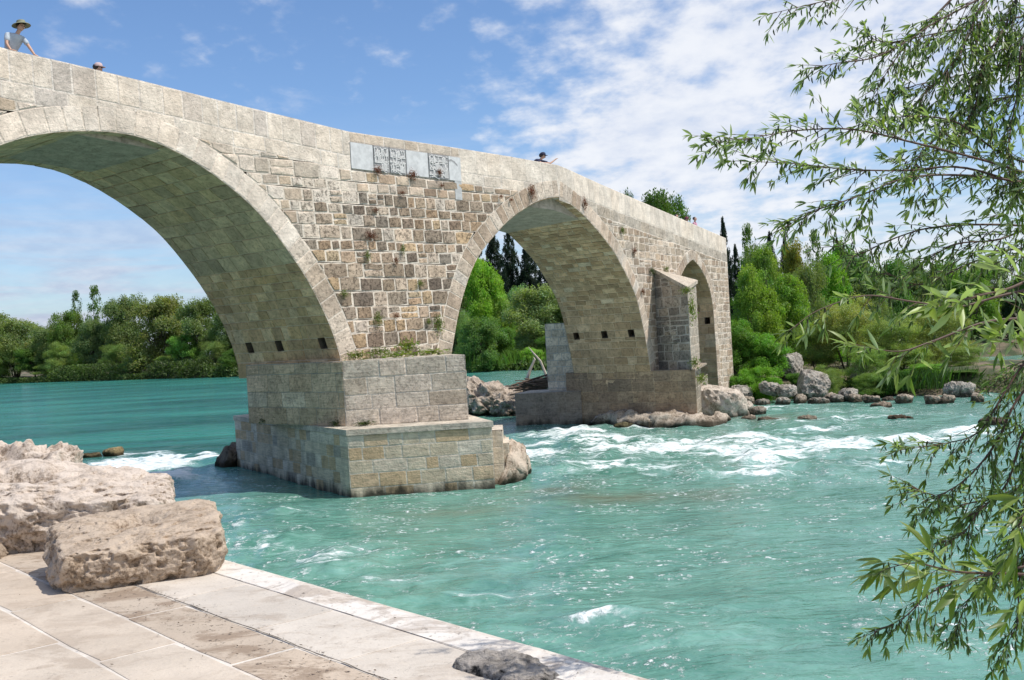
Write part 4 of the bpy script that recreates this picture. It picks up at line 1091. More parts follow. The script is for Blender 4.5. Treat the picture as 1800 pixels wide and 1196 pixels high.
ledge('rubble_ledge', [tuple(cL+[-.1, -.2]), tuple(cL+[-.4, .9]), tuple(cL+[.2, 3.0])], 1.3, .75, 23, ROCK_GREY, 'dark wet rock at the upstream side of the near pier footing', (.45, .4, .36))
c = at(868, 700, 60)
rock('rock_outcrop', (c[0], c[1], .4), (5.6, 3.2, 1.75), rad(8), 101, 2.4, .24, 90, ROCK_GREY, 'layered brown rock outcrop seen through the middle arch', 'rock', tint=(1.15, 1.05, .98), tilt=(rad(4), rad(14)), strata=.06)
c = at(905, 708, 58)
rock('rock_outcrop', (c[0]-.2, c[1], .35), (2.4, 1.8, 1.5), rad(-8), 102, 2.4, .22, 60, ROCK_GREY, 'lower end of the outcrop beside the grey footing wall', 'rock', tint=(1.0, .92, .86), tilt=(rad(4), rad(10)), strata=.05)

# ------------------------------------------------------------------ vegetation
def leaves_arrays(P, N, size, aspect, R, droop=0, spread=1.0):
    """diamond leaves at P facing roughly N"""
    n = len(P); N = N+R.normal(0, spread, (n, 3)); N /= np.linalg.norm(N, axis=1)[:, None]+1e-9
    A = R.normal(0, 1, (n, 3)); A[:, 2] -= droop; A -= N*(A*N).sum(1)[:, None]; A /= np.linalg.norm(A, axis=1)[:, None]+1e-9
    Bv_ = np.cross(N, A); s = size*R.uniform(.6, 1.35, n)[:, None]
    V = np.stack([P-A*s, P+Bv_*s*aspect, P+A*s, P-Bv_*s*aspect], 1).reshape(-1, 3)
    return V, np.arange(n*4).reshape(n, 4)
def mesh_from(name, V, Fq, col, matr):
    me = bpy.data.meshes.new(name); me.vertices.add(len(V)); me.vertices.foreach_set('co', V.astype(np.float32).ravel())
    me.loops.add(Fq.size); me.loops.foreach_set('vertex_index', Fq.astype(np.int32).ravel())
    me.polygons.add(len(Fq)); me.polygons.foreach_set('loop_start', (np.arange(len(Fq))*Fq.shape[1]).astype(np.int32))
    a = me.color_attributes.new('Col', 'FLOAT_COLOR', 'POINT'); a.data.foreach_set('color', col.astype(np.float32).ravel())
    me.materials.append(matr); me.update(calc_edges=True); return me
def crown_mesh(kind, seed, n):
    R = np.random.default_rng(seed); cen = []; rad_ = []
    if kind in ('willow', 'broad', 'shrub', 'dense'):
        nb = {'willow': 420, 'broad': 300, 'shrub': 380, 'dense': 380}[kind]
        lobes = []
        for _ in range(22):
            z = R.uniform(.10, .84); rmax = .34*math.sqrt(max(.05, 1-(max(z-.35, 0)/.62)**2)); a = R.uniform(0, 6.28); q = rmax*R.uniform(.25, 1)
            lobes.append((np.array([q*math.cos(a), q*math.sin(a)]), z, R.uniform(.10, .19)))
        lobes += [(R.normal(0, .05, 2), .82, .16), (np.zeros(2), .62, .27), (np.zeros(2), .35, .33), (np.zeros(2), .45, .30)]
        for i in range(nb):
            (c, z, r) = lobes[R.integers(len(lobes))]; d = R.normal(0, 1, 3); d /= np.linalg.norm(d); d[2] = abs(d[2])*1.1-.25
            p = np.array([c[0], c[1], z])+d*r*np.array([1, 1, .9])*R.uniform(.75, 1.08)
            p[2] = min(max(p[2], .03), .97); k = math.hypot(p[0], p[1]);
            if k > .46: p[:2] *= .46/k
            cen.append(p); rad_.append(R.uniform(.030, .080))
    elif kind == 'conifer':
        for i in range(460):
            z = R.uniform(.04, 1.0)**.85; r = (1-z)**.8*.46*R.uniform(.2, 1.0)+.008; a = R.uniform(0, 6.28)
            cen.append(np.array([r*math.cos(a), r*math.sin(a), z-r*.12])); rad_.append(.016+.04*(1-z))
    elif kind == 'cypress':
        for i in range(110):
            z = R.uniform(.03, 1.0); w = .36*(math.sin(math.pi*min(1, (z*.9+.1)))**.6)*(1-z*.55); r = w*R.uniform(.2, 1); a = R.uniform(0, 6.28)
            cen.append(np.array([r*math.cos(a), r*math.sin(a), z])); rad_.append(R.uniform(.025, .06)*(1.2-z))
    elif kind == 'sparse':
        for i in range(120):
            z = R.uniform(.12, 1.0); r = .55*R.uniform(.1, 1)*(1.12-z); a = R.uniform(0, 6.28)
            cen.append(np.array([r*math.cos(a), r*math.sin(a), z+r*.12])); rad_.append(R.uniform(.02, .055))
    cen = np.array(cen); rad_ = np.array(rad_); nc = len(cen)
    if kind in ('willow', 'broad', 'shrub', 'dense'): cen[:, 2] *= .96/cen[:, 2].max(); cen[:, :2] *= .44/np.abs(cen[:, :2]).max()
    w = rad_**2; w /= w.sum(); idx = R.choice(nc, n, p=w)
    g = R.normal(0, 1, (n, 3)); g /= np.linalg.norm(g, axis=1)[:, None]; rr = rad_[idx]*R.uniform(.1, 1.5, n)**.7
    P = cen[idx]+g*rr[:, None]*np.array([1, 1, 1.0])
    if kind == 'willow': P[:, 2] -= np.abs(R.normal(0, .03, n))*(np.hypot(P[:, 0], P[:, 1])/.4)
    P[:, 2] = np.clip(P[:, 2], .0, 1.02)
    out = P-np.array([0, 0, .45]); out /= np.linalg.norm(out, axis=1)[:, None]+1e-9
    N = g*.35+out*.6+np.array([0, 0, .35])
    sz = {'willow': .014, 'broad': .0112, 'dense': .0115, 'shrub': .0105, 'conifer': .016, 'cypress': .012, 'sparse': .013}[kind]
    V, Fq = leaves_arrays(P, N, sz, {'willow': .38, 'shrub': .30, 'conifer': .28}.get(kind, .6), R, 1.0 if kind == 'willow' else .2, .95)
    base = {'willow': (.18, .225, .095), 'broad': (.17, .26, .05), 'dense': (.135, .20, .05), 'shrub': (.24, .29, .11), 'conifer': (.016, .034, .018), 'cypress': (.018, .036, .016), 'sparse': (.10, .15, .04)}[kind]
    ck = R.uniform(.82, 1.2, nc); ch = R.normal(0, .08, nc)
    k = ck[idx]*R.uniform(.8, 1.2, n); h = ch[idx]+R.normal(0, .05, n)
    col = np.stack([base[0]*k*(1+h), base[1]*k, base[2]*k*(1-h), np.ones(n)], 1)
    return mesh_from(kind+'_crown', V, Fq, np.repeat(np.clip(col, 0, 1), 4, 0), LEAF), cen
def trunk_mesh(kind, cen, seed):
    R = random.Random(seed); B = MB(); w = .016 if kind not in ('shrub',) else .008
    if kind in ('conifer', 'cypress'):
        tube(B, [(0, 0, -.02), (0, 0, .5), (0, 0, .97)], [.016, .010, .002], 7)
    else:
        multi = 5 if kind in ('willow', 'shrub') else 1
        for k in range(multi):
            a = R.uniform(0, 6.28); r = .16 if multi > 1 else .02
            tube(B, [(0.01*math.cos(a), .01*math.sin(a), -.02), (r*.4*math.cos(a), r*.4*math.sin(a), .22), (r*math.cos(a), r*math.sin(a), .55)], [w, w*.8, w*.4], 7)
        for c in R.sample(list(cen), min(26, len(cen))):
            z0 = R.uniform(.12, .5)*min(1, c[2]/.5); tube(B, [(c[0]*.1, c[1]*.1, z0), (c[0]*.6, c[1]*.6, (z0+c[2])/2+.02), tuple(c)], [w*.5, w*.3, w*.1], 5, caps=False)
    return B
ARCH = {}
def archetype(kind, seed, n):
    if (kind, seed) in ARCH: return ARCH[(kind, seed)]
    cm, cen = crown_mesh(kind, seed, n); tb = trunk_mesh(kind, cen, seed)
    me = bpy.data.meshes.new(kind+'_trunk'); me.from_pydata(np.concatenate(tb.v).tolist(), [], tb.f); me.materials.append(BARK)
    me.polygons.foreach_set('use_smooth', [True]*len(me.polygons)); ARCH[(kind, seed)] = (cm, me); return ARCH[(kind, seed)]
NLEAF = {'willow': 42000, 'broad': 44000, 'dense': 46000, 'shrub': 46000, 'conifer': 32000, 'cypress': 9000, 'sparse': 3800}
NAME = {'willow': 'willow_tree', 'broad': 'leafy_tree', 'dense': 'leafy_tree', 'shrub': 'shrub', 'conifer': 'pine_tree', 'cypress': 'cypress_tree', 'sparse': 'poplar_tree'}
CAT = {'willow': 'tree', 'broad': 'tree', 'dense': 'tree', 'shrub': 'shrub', 'conifer': 'tree', 'cypress': 'tree', 'sparse': 'tree'}
def tree(px, ytop, wpx, Y, kind, label, group=None, tint=(1, 1, 1), var=None, name=None, cat=None, zb=None):
    c = at(px, ytop, Y); g = gh(c[0], Y) if zb is None else zb; g = max(g, -.1)-.1; hgt = c[2]-g; w = wpx*Y/F
    seed = (var if var is not None else random.randrange(2))+{'willow': 10, 'broad': 20, 'dense': 30, 'shrub': 40, 'conifer': 50, 'cypress': 60, 'sparse': 70}[kind]
    cm, tm = archetype(kind, seed, NLEAF[kind])
    root = empty(name or NAME[kind], (c[0], Y, g)); tag(root, label, cat or CAT[kind], group)
    s = w/.92; rz = random.uniform(0, 6.28)
    for nm, me in (('trunk', tm), ('crown', cm)):
        o = link(nm, me, root); o.scale = (s, s, hgt/1.0); o.rotation_euler = (0, 0, rz)
        k = random.uniform(.88, 1.12); o.color = (tint[0]*k, tint[1]*k, tint[2]*k, 1)
    return root
def bankY(px): return float(np.interp(px, [-100, 0, 430, 700, 900], [275, 258, 188, 165, 150]))
gL = 'trees on the far left bank'
for px, yt, w, dy, kind, lab, tint in [
    (-45, 540, 150, 8, 'willow', 'round willow at the very left edge of the far bank', (1, 1, 1)),
    (25, 556, 110, 5, 'willow', 'willow standing second from the left on the far bank', (1.05, 1.05, .9)),
    (88, 566, 90, 8, 'willow', 'lower willow left of the tall poplars on the far bank', (.95, 1, .9)),
    (165, 505, 60, 14, 'sparse', 'taller of the two thin poplars above the willows', (1.0, 1.2, .8)),
    (132, 514, 46, 14, 'sparse', 'shorter thin poplar above the willows', (1.0, 1.2, .8)),
    (118, 546, 66, 7, 'dense', 'small dome tree under the thin poplars', (1.1, 1.15, .9)),
    (163, 558, 80, 4, 'willow', 'darker willow below the taller thin poplar', (.8, .9, .85)),
    (214, 515, 92, 10, 'willow', 'high willow right of the thin poplars', (.95, 1.0, .85)),
    (280, 521, 135, 6, 'willow', 'broad olive willow, widest crown on the left bank', (1.1, 1.02, .8)),
    (352, 524, 100, 8, 'willow', 'dark green willow just left of the bridge arch', (.85, .95, .8)),
    (405, 540, 90, 10, 'willow', 'willow partly behind the springing of the big arch', (.85, 1, .85)),
    (455, 540, 90, 12, 'dense', 'tree hidden mostly behind the near pier', (.9, 1, .9))]:
    tree(px, yt, w*1.12, bankY(px)+dy, kind, lab, gL, tint)
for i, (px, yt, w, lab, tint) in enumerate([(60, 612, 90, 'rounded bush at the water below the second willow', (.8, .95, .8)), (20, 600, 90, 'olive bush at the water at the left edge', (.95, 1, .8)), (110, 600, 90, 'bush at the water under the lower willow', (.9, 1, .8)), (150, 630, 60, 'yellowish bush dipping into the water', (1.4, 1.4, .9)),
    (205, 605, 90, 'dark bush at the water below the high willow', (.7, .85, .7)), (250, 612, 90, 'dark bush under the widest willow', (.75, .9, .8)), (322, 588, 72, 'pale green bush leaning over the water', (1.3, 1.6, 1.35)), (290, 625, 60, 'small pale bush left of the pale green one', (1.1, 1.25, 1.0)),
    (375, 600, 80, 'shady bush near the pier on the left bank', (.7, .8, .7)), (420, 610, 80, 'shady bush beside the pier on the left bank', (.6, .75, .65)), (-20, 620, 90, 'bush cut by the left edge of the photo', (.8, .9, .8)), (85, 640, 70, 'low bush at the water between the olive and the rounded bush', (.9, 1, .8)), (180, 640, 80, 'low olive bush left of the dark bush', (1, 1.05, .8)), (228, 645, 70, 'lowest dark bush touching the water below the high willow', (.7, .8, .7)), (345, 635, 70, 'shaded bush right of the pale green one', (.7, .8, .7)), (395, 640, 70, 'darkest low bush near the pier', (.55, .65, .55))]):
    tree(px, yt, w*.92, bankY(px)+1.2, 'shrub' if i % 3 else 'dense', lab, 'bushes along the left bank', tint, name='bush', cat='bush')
gM = 'trees seen through the middle arch'
for px, yt, w, Y, kind, lab, tint in [
    (893, 396, 80, 190, 'conifer', 'tallest dark pine seen through the middle arch', (1, 1, 1)),
    (865, 404, 90, 196, 'conifer', 'dark pine left of the tallest one', (1, 1, 1)),
    (926, 425, 95, 188, 'conifer', 'dark pine right of the tallest one', (1, 1, 1)),
    (962, 440, 110, 184, 'conifer', 'dark pine nearest the arch vault', (1, 1, 1)),
    (835, 415, 90, 194, 'conifer', 'dark pine behind the bright tree', (1, 1, 1)),
    (845, 452, 88, 160, 'broad', 'bright yellow green tree seen through the middle arch', (1.15, 1.35, .8)),
    (880, 520, 60, 158, 'dense', 'bright green tree between the yellow green tree and the willow bush', (1.4, 1.5, 1.0)),
    (945, 503, 130, 150, 'willow', 'pale feathery willow bush seen through the middle arch', (1.45, 1.5, 1.5)),
    (985, 520, 90, 156, 'willow', 'willow bush half behind the upstream cutwater', (1.2, 1.35, 1.2)),
    (905, 500, 70, 175, 'willow', 'blue green tree below the dark pines', (1.0, 1.35, 1.3)),
    (842, 558, 95, 137, 'willow', 'deep green bush low at the left of the middle arch', (.85, 1.2, .8)),
    (880, 575, 60, 140, 'dense', 'leafy bush beside the sandy path', (.9, 1.2, .8)),
    (935, 610, 50, 135, 'shrub', 'small bush right of the sandy path', (1.1, 1.5, .8)),
    (820, 545, 60, 142, 'shrub', 'grey green bush at the left side of the middle arch', (.9, 1.1, 1.0)),
    (970, 580, 60, 140, 'dense', 'bush behind the driftwood', (.8, 1.05, .8)),
    (1160, 334, 112, 130, 'dense', 'round dark tree rising above the parapet', (.55, .72, .45)),
    (1100, 334, 40, 128, 'dense', 'tip of a tree just showing above the parapet', (.6, .8, .5)),
    (1020, 420, 90, 150, 'broad', 'tree hidden behind the far pier', (1, 1, 1)),
    (780, 470, 90, 165, 'willow', 'tree hidden behind the near pier spandrel', (1, 1, 1))]:
    tree(px, yt, w*1.12, Y, kind, lab, gM, tint)
gRt = 'trees on the right bank'
for px, yt, w, Y, kind, lab, tint in [
    (1270, 384, 56, 100, 'conifer', 'tall thin cypress just right of the bridge end', (1, 1.05, 1)),
    (1292, 432, 60, 104, 'conifer', 'lower cypress beside the tall thin one', (1, 1, 1)),
    (1352, 409, 60, 104, 'conifer', 'dark conifer tip above the mixed trees', (1, 1, 1)),
    (1378, 412, 60, 104, 'conifer', 'twin dark conifer tip above the mixed trees', (1.6, 1.2, 1)),
    (1312, 399, 70, 90, 'sparse', 'light leaved airy tree right of the cypresses', (1.4, 1.5, 1.1)),
    (1345, 434, 90, 86, 'broad', 'yellow green tree behind the bank rocks', (1.2, 1.15, .9)),
    (1395, 424, 80, 88, 'broad', 'reddish tinged tree in the middle of the right bank', (1.6, 1.0, .9)),
    (1432, 409, 70, 86, 'sparse', 'airy pale branched tree above the feathery bush', (1.2, 1.3, 1)),
    (1450, 446, 90, 84, 'broad', 'fresh green tree left of the feathery bush', (1.05, 1.3, .8)),
    (1505, 439, 90, 96, 'dense', 'dark green tree behind the feathery bush', (.8, 1.05, .8)),
    (1560, 454, 90, 100, 'dense', 'dark tree behind the hanging willow twigs', (.7, 1, .75)),
    (1625, 484, 90, 102, 'willow', 'pale tree beyond the side channel', (1.1, 1.15, 1)),
    (1700, 472, 90, 104, 'broad', 'green tree beyond the side channel', (1, 1.15, .9)),
    (1775, 430, 90, 106, 'cypress', 'dark pointed tree at the right edge', (1.2, 1.4, 1.0)),
    (1830, 444, 120, 104, 'dense', 'tree at the right edge beyond the side channel', (.9, 1.1, .8)),
    (1320, 469, 105, 66, 'broad', 'tall bright shrubby tree beside the bridge end', (1.25, 1.3, .9)),
    (1385, 484, 100, 68, 'broad', 'green bushy tree behind the biggest bank boulder', (1.1, 1.2, .9)),
    (1330, 424, 90, 96, 'willow', 'rounded olive tree behind the airy tree by the cypresses', (1.0, 1.1, .8)),
    (1480, 424, 90, 98, 'broad', 'tree with a rounded top between the airy tree and the hanging twigs', (.9, 1.1, .8)),
    (1415, 454, 80, 80, 'willow', 'soft olive tree right above the biggest bank boulder', (1.1, 1.1, .85)),
    (1530, 474, 90, 90, 'willow', 'olive tree above the middle of the island', (1.0, 1.05, .85)),
    (1590, 454, 90, 104, 'willow', 'tree behind the side channel, left of the pale one', (.9, 1.05, .85)),
    (1660, 454, 90, 108, 'dense', 'dark tree behind the side channel, right of the pale one', (.8, 1.05, .8)),
    (1735, 454, 90, 110, 'willow', 'tree between the side channel and the dark pointed tree', (.9, 1.05, .85)),
    (1345, 454, 80, 72, 'sparse', 'slender young tree rising behind the bridge end', (1.1, 1.3, .8))]:
    tree(px, yt, w*1.1, Y, kind, lab, gRt, tint)
gRs = 'shrubs on the island'
for px, yt, w, Y, kind, lab, tint in [
    (1300, 560, 85, 60.5, 'dense', 'dense dark green shrub against the bridge end', (.95, 1.25, .75)),
    (1345, 585, 90, 60, 'dense', 'leafy shrub hanging over the bank rocks', (1.0, 1.4, .75)),
    (1480, 518, 150, 63, 'shrub', 'big feathery olive bush in the middle of the island', (1.2, 1.1, .95)),
    (1560, 560, 130, 60, 'shrub', 'feathery bush leaning right on the island', (.95, 1.0, .8)),
    (1430, 570, 90, 64, 'shrub', 'feathery bush just behind the biggest boulder', (1.0, 1.15, .8)),
    (1640, 545, 140, 62, 'shrub', 'feathery olive bush behind the reeds', (1.2, 1.15, .95)),
    (1690, 610, 90, 58, 'shrub', 'low bush over the brown rock', (.9, 1.0, .8)),
    (1745, 640, 50, 60, 'shrub', 'small bush at the end of the island', (1.0, 1.15, .8)),
    (1520, 610, 90, 57.5, 'shrub', 'dark low bush behind the light egg shaped rock', (.7, .9, .6)),
    (1285, 655, 60, 57.8, 'dense', 'low green bush at the foot of the bridge end', (.9, 1.25, .7)),
    (1330, 645, 70, 57.6, 'dense', 'low bright bush drooping over the dark sloping rock', (1.2, 1.6, .8)),
    (1405, 655, 50, 58.2, 'dense', 'small bush between the bank boulders', (.8, 1.1, .7)),
    (1455, 640, 70, 56.8, 'shrub', 'brownish twiggy bush right of the biggest boulder', (.8, .9, .7)),
    (1525, 655, 70, 55.8, 'shrub', 'low olive bush above the small rock by the reddish soil', (.8, 1.0, .65)),
    (1570, 650, 60, 55.6, 'dense', 'low dark bush left of the reeds', (.6, .9, .5)),
    (1625, 640, 80, 56.6, 'shrub', 'grassy bush behind the reeds', (.8, 1.2, .6)),
    (1690, 650, 80, 55.4, 'shrub', 'low bush right of the reeds', (.7, .95, .6)),
    (1735, 660, 60, 56, 'dense', 'last low bush at the right end of the island', (.7, 1.0, .6)),
    (1590, 600, 120, 59, 'shrub', 'olive bush rising behind the reeds', (.95, 1.05, .75)),
    (1255, 680, 26, 52, 'dense', 'small green plant on the white ribbed rock', (1.1, 1.5, .7))]:
    tree(px, yt, w*1.1, Y, kind, lab, gRs, tint)
# reeds: uncountable blades
def blades(name, pts, hgt, n, seed, col, label, w=.02, spread=.6):
    R = np.random.default_rng(seed); V = []; Cc = []
    P = np.array(pts)[R.integers(len(pts), size=n)]+np.c_[R.normal(0, spread, (n, 2)), np.zeros(n)]
    h = hgt*R.uniform(.25, 1.2, n); lean = R.normal(0, .18, (n, 2))*h[:, None]; a = R.uniform(0, 6.28, n); wx = np.cos(a)*w; wy = np.sin(a)*w
    for q in range(n):
        x, y, z = P[q]; z = z-.1
        V += [(x-wx[q], y-wy[q], z), (x+wx[q], y+wy[q], z), (x+wx[q]*.6+lean[q, 0]*.5, y+wy[q]*.6+lean[q, 1]*.5, z+h[q]*.6), (x+lean[q, 0]*1.3, y+lean[q, 1]*1.3, z+h[q])]
        k = R.uniform(.7, 1.3); Cc += [(col[0]*k, col[1]*k, col[2]*k, 1)]*4
    me = mesh_from(name, np.array(V), np.arange(n*4).reshape(n, 4), np.array(Cc), LEAF); o = link(name, me)
    return tag(o, label, 'reeds', kind='stuff')
blades('reeds', [tuple(np.r_[at(x, 690, y_)[:2], .5]) for x, y_ in [(1590, 55), (1615, 54.6), (1640, 54.4), (1660, 55), (1600, 56), (1560, 56), (1690, 55.5)]], 1.0, 700, 5, (.05, .11, .025), 'tall green reeds on the low end of the island', .016, .45)
blades('bank_grass', [tuple(np.r_[at(x, 650, y_)[:2], 1.0]) for x, y_ in [(870, 139), (890, 140), (935, 138), (950, 137), (850, 139), (915, 150)]], 1.6, 2500, 6, (.10, .19, .03), 'light green grass on the bank beyond the middle arch', .07, 2.4)
def undergrowth(name, line, n, size, hgt, depth, col, seed, label):
    R = np.random.default_rng(seed); L_ = resample(line, 400); i = R.integers(400, size=n); P = np.zeros((n, 3)); P[:, :2] = L_[i]+R.normal(0, 1, (n, 2))*np.array([depth, depth])
    prof = .35+.65*np.clip(.5+fbm(np.c_[i*.05, 0*i, 0*i], 4)*.9, 0, 1); P[:, 2] = -.1+R.random(n)**.8*hgt*prof
    V, Fq = leaves_arrays(P, np.tile([0, -.4, .6], (n, 1)), size, .5, R, .2, .9); k = np.repeat((R.uniform(.6, 1.4, n)*(.7+.5*np.clip(fbm(np.c_[i*.11, 0*i+4, 0*i], 3)+.5, 0, 1)))[:, None], 3, 1)
    c = np.c_[np.array(col)*k, np.ones(n)]; return tag(link(name, mesh_from(name, V, Fq, np.repeat(np.clip(c, 0, 1), 4, 0), LEAF)), label, 'undergrowth', kind='stuff')
undergrowth('undergrowth', [(x, float(np.interp(x, FARX, FARY))) for x in np.linspace(-160, 40, 60)], 60000, .22, 3.6, 1.0, (.085, .13, .035), 3, 'tangled undergrowth along the foot of the far bank')
undergrowth('undergrowth', [(11.5, 60.2), (14, 58.8), (18, 58.4), (21, 55.8), (24, 53.9), (28, 54.8), (32, 57.5)], 26000, .07, 1.1, .55, (.085, .13, .03), 4, 'low green growth between the rocks of the island shore')
PATH = plain('sandy_path', (.50, .40, .28), .95, .15, 2)
B = MB(); pp = [at(905, 655, 148), at(900, 655, 142), at(915, 655, 156), at(925, 655, 166)]
x0, x1 = at(893, 650, 141)[0], at(916, 650, 141)[0]
V = []; 
for k in range(9):
    y = 139.5+k*3.2; xa = x0-.2+k*.35; 
    for x in (xa, xa+2.6): V.append((x, y, gh(x, y)+.12+k*.05))
B.add(V, [(2*k, 2*k+1, 2*k+3, 2*k+2) for k in range(8)], (.5, .4, .28, 1))
tag(B.build('path', PATH), kind='structure')
# driftwood
B = MB(); DW = plain('bleached_wood', (.55, .48, .40), .8, .15, 5)
a = [at(x, y, 57.5) for x, y in [(925, 672), (932, 650), (940, 632), (938, 628)]]; tube(B, a, [.11, .08, .06, .02], 7)
a = [at(x, y, 57.2) for x, y in [(967, 690), (960, 660), (950, 635), (935, 618), (929, 610)]]; tube(B, a, [.10, .08, .06, .04, .01], 7)
tag(B.build('driftwood', DW, None), 'bleached bent driftwood branches standing by the upstream cutwater', 'driftwood')
B = MB(); R = random.Random(4)
for k in range(46):
    c = at(R.uniform(925, 975), R.uniform(665, 690), R.uniform(55.5, 57.5)); a_ = R.uniform(-.5, .5); l = R.uniform(.4, 1.3)
    tube(B, [c-np.array([l*math.cos(a_), .2, l*math.sin(a_)*.5]), c+np.array([l*math.cos(a_), .2, l*math.sin(a_)*.5])], [R.uniform(.02, .06)]*2, 5)
tag(B.build('driftwood_pile', plain('dark_wood', (.14, .10, .075), .9, .3, 5)), 'tangled brown heap of driftwood caught against the upstream cutwater', 'driftwood')

# plants rooted in the bridge
TUFTM = {}
def tuft_mesh(kind, seed):
    if (kind, seed) in TUFTM: return TUFTM[(kind, seed)]
    R = np.random.default_rng(seed+900); n = 260; col = {'dry': (.13, .045, .022), 'green': (.12, .15, .035), 'bush': (.14, .19, .03), 'dark': (.05, .075, .02)}[kind]
    d = R.normal(0, 1, (n, 3)); d[:, 2] = d[:, 2]*.9+(.5 if kind != 'dry' else -.2); d /= np.linalg.norm(d, axis=1)[:, None]
    P = d*R.uniform(.1, .5, n)[:, None]; V, Fq = leaves_arrays(P, d, .085, .25, R, .3, .8)
    k = R.uniform(.6, 1.5, n)[:, None]; c = np.c_[np.array(col)*k*(1+R.normal(0, .12, (n, 3))), np.ones(n)]
    TUFTM[(kind, seed)] = mesh_from(kind+'_tuft', V, Fq, np.repeat(np.clip(c, 0, 1), 4, 0), LEAF); return TUFTM[(kind, seed)]
def tuft(px, py, wpx, hpx, kind, label, side='A', ledge_=None, group='plants rooted in the bridge wall'):
    if side == 'A': c = hit(px, py, P0, nA)+nA*.10
    elif side == 'B': c = hit(px, py, K, nB)+nB*.10
    else: c = at(px, py, side)
    Y = c[1]; o = link('wall_plant', tuft_mesh(kind, random.randrange(3))); o.location = c; wpx *= 1.5; hpx *= 1.35; o.scale = (wpx*Y/F, .22 if side in 'AB' else wpx*Y/F*.7, hpx*Y/F) if isinstance(side, str) else (wpx*Y/F, wpx*Y/F*.8, hpx*Y/F)
    o.rotation_euler = (0, 0, math.atan2(dA[1], dA[0]) if side == 'A' else math.atan2(dB[1], dB[0]) if side == 'B' else 0)
    return tag(o, label, 'plant', group)
for a in [(661, 300, 18, 16, 'dry', 'dry brown tuft just below the left carved text'), (722, 308, 20, 18, 'dry', 'dry brown tuft below the blank middle slab'), (769, 304, 10, 14, 'dry', 'thin rusty tuft below the right carved text'), (773, 327, 7, 8, 'dry', 'tiny rusty tuft under the thin one at the right text'),
          (657, 370, 13, 9, 'dry', 'small rusty tuft halfway up the wall at the left'), (649, 414, 20, 18, 'dry', 'reddest round tuft in the middle of the wall'), (703, 340, 12, 8, 'dry', 'faint brown tuft above the wall centre'), (692, 458, 10, 14, 'dry', 'hanging dark tuft at the right of the wall middle'), (705, 440, 8, 18, 'green', 'thin green strip plant in a joint at the wall middle'),
          (643, 452, 12, 20, 'green', 'yellowish plant left of the wall middle'), (735, 500, 14, 12, 'green', 'round yellow green plant right of the wall middle'), (602, 518, 18, 14, 'green', 'green plant near the left edge of the wall'), (662, 563, 18, 26, 'green', 'olive plant in the lower wall, left'), (694, 555, 10, 12, 'dry', 'rusty plant in the lower wall, middle'),
          (750, 567, 10, 12, 'green', 'small plant in the lower wall beside the tall one'), (768, 573, 18, 36, 'green', 'tall golden plant in the lower wall, right'), (932, 337, 14, 24, 'dry', 'brown tuft on the ring of the middle arch, left of its point'), (877, 346, 8, 8, 'dry', 'small red tuft left above the middle arch'), (895, 352, 6, 6, 'dry', 'tiny red tuft close to the middle arch ring')]: tuft(*a, 'A')
for a in [(1024, 357, 12, 24, 'dry', 'pinkish dry tuft right of the point of the middle arch'), (1091, 408, 9, 18, 'green', 'faint plant right above the middle arch ring'), (1112, 441, 14, 12, 'dry', 'orange lichen tuft above the cutwater'), (1127, 512, 8, 12, 'dry', 'small brown tuft beside the middle arch ring'), (1143, 478, 18, 14, 'dark', 'dark plant at the top corner of the cutwater'), (1168, 474, 16, 10, 'green', 'plant on the wall above the cutwater cap')]: tuft(*a, 'B')
gl = 'plants growing on the pier ledges'
for a in [(626, 626, 44, 16, 'green', 'dry green mat at the left end of the pier ledge', 31.8), (716, 612, 36, 30, 'bush', 'tallest green plant in the middle of the pier ledge', 33.2), (668, 620, 30, 18, 'green', 'brownish plant left of the tallest ledge plant', 32.6), (695, 625, 44, 14, 'bush', 'low green plant at the foot of the tallest ledge plant', 32.3), (756, 620, 56, 12, 'bush', 'long low green mat at the right of the pier ledge', 33.6),
          (595, 746, 28, 14, 'dark', 'dark green tuft at the foot of the pier, beside its corner', 31.3), (640, 745, 34, 10, 'dark', 'low grass tuft at the foot of the sunlit pier face', 30.9), (466, 741, 20, 10, 'dark', 'small dark tuft at the foot of the shaded pier face', 34.2), (445, 740, 10, 9, 'dark', 'tiny dark tuft at the back of the shaded pier face', 35),
          (1217, 548, 14, 44, 'bush', 'long green plant hanging down the cutwater edge', 46.0), (1207, 512, 22, 14, 'green', 'yellowish grass on the cutwater tip', 45.8), (1221, 640, 18, 22, 'green', 'grass low on the cutwater', 45.9), (1232, 668, 20, 20, 'bush', 'green plant where the cutwater meets the base', 46.5)]: tuft(*a, group=gl)

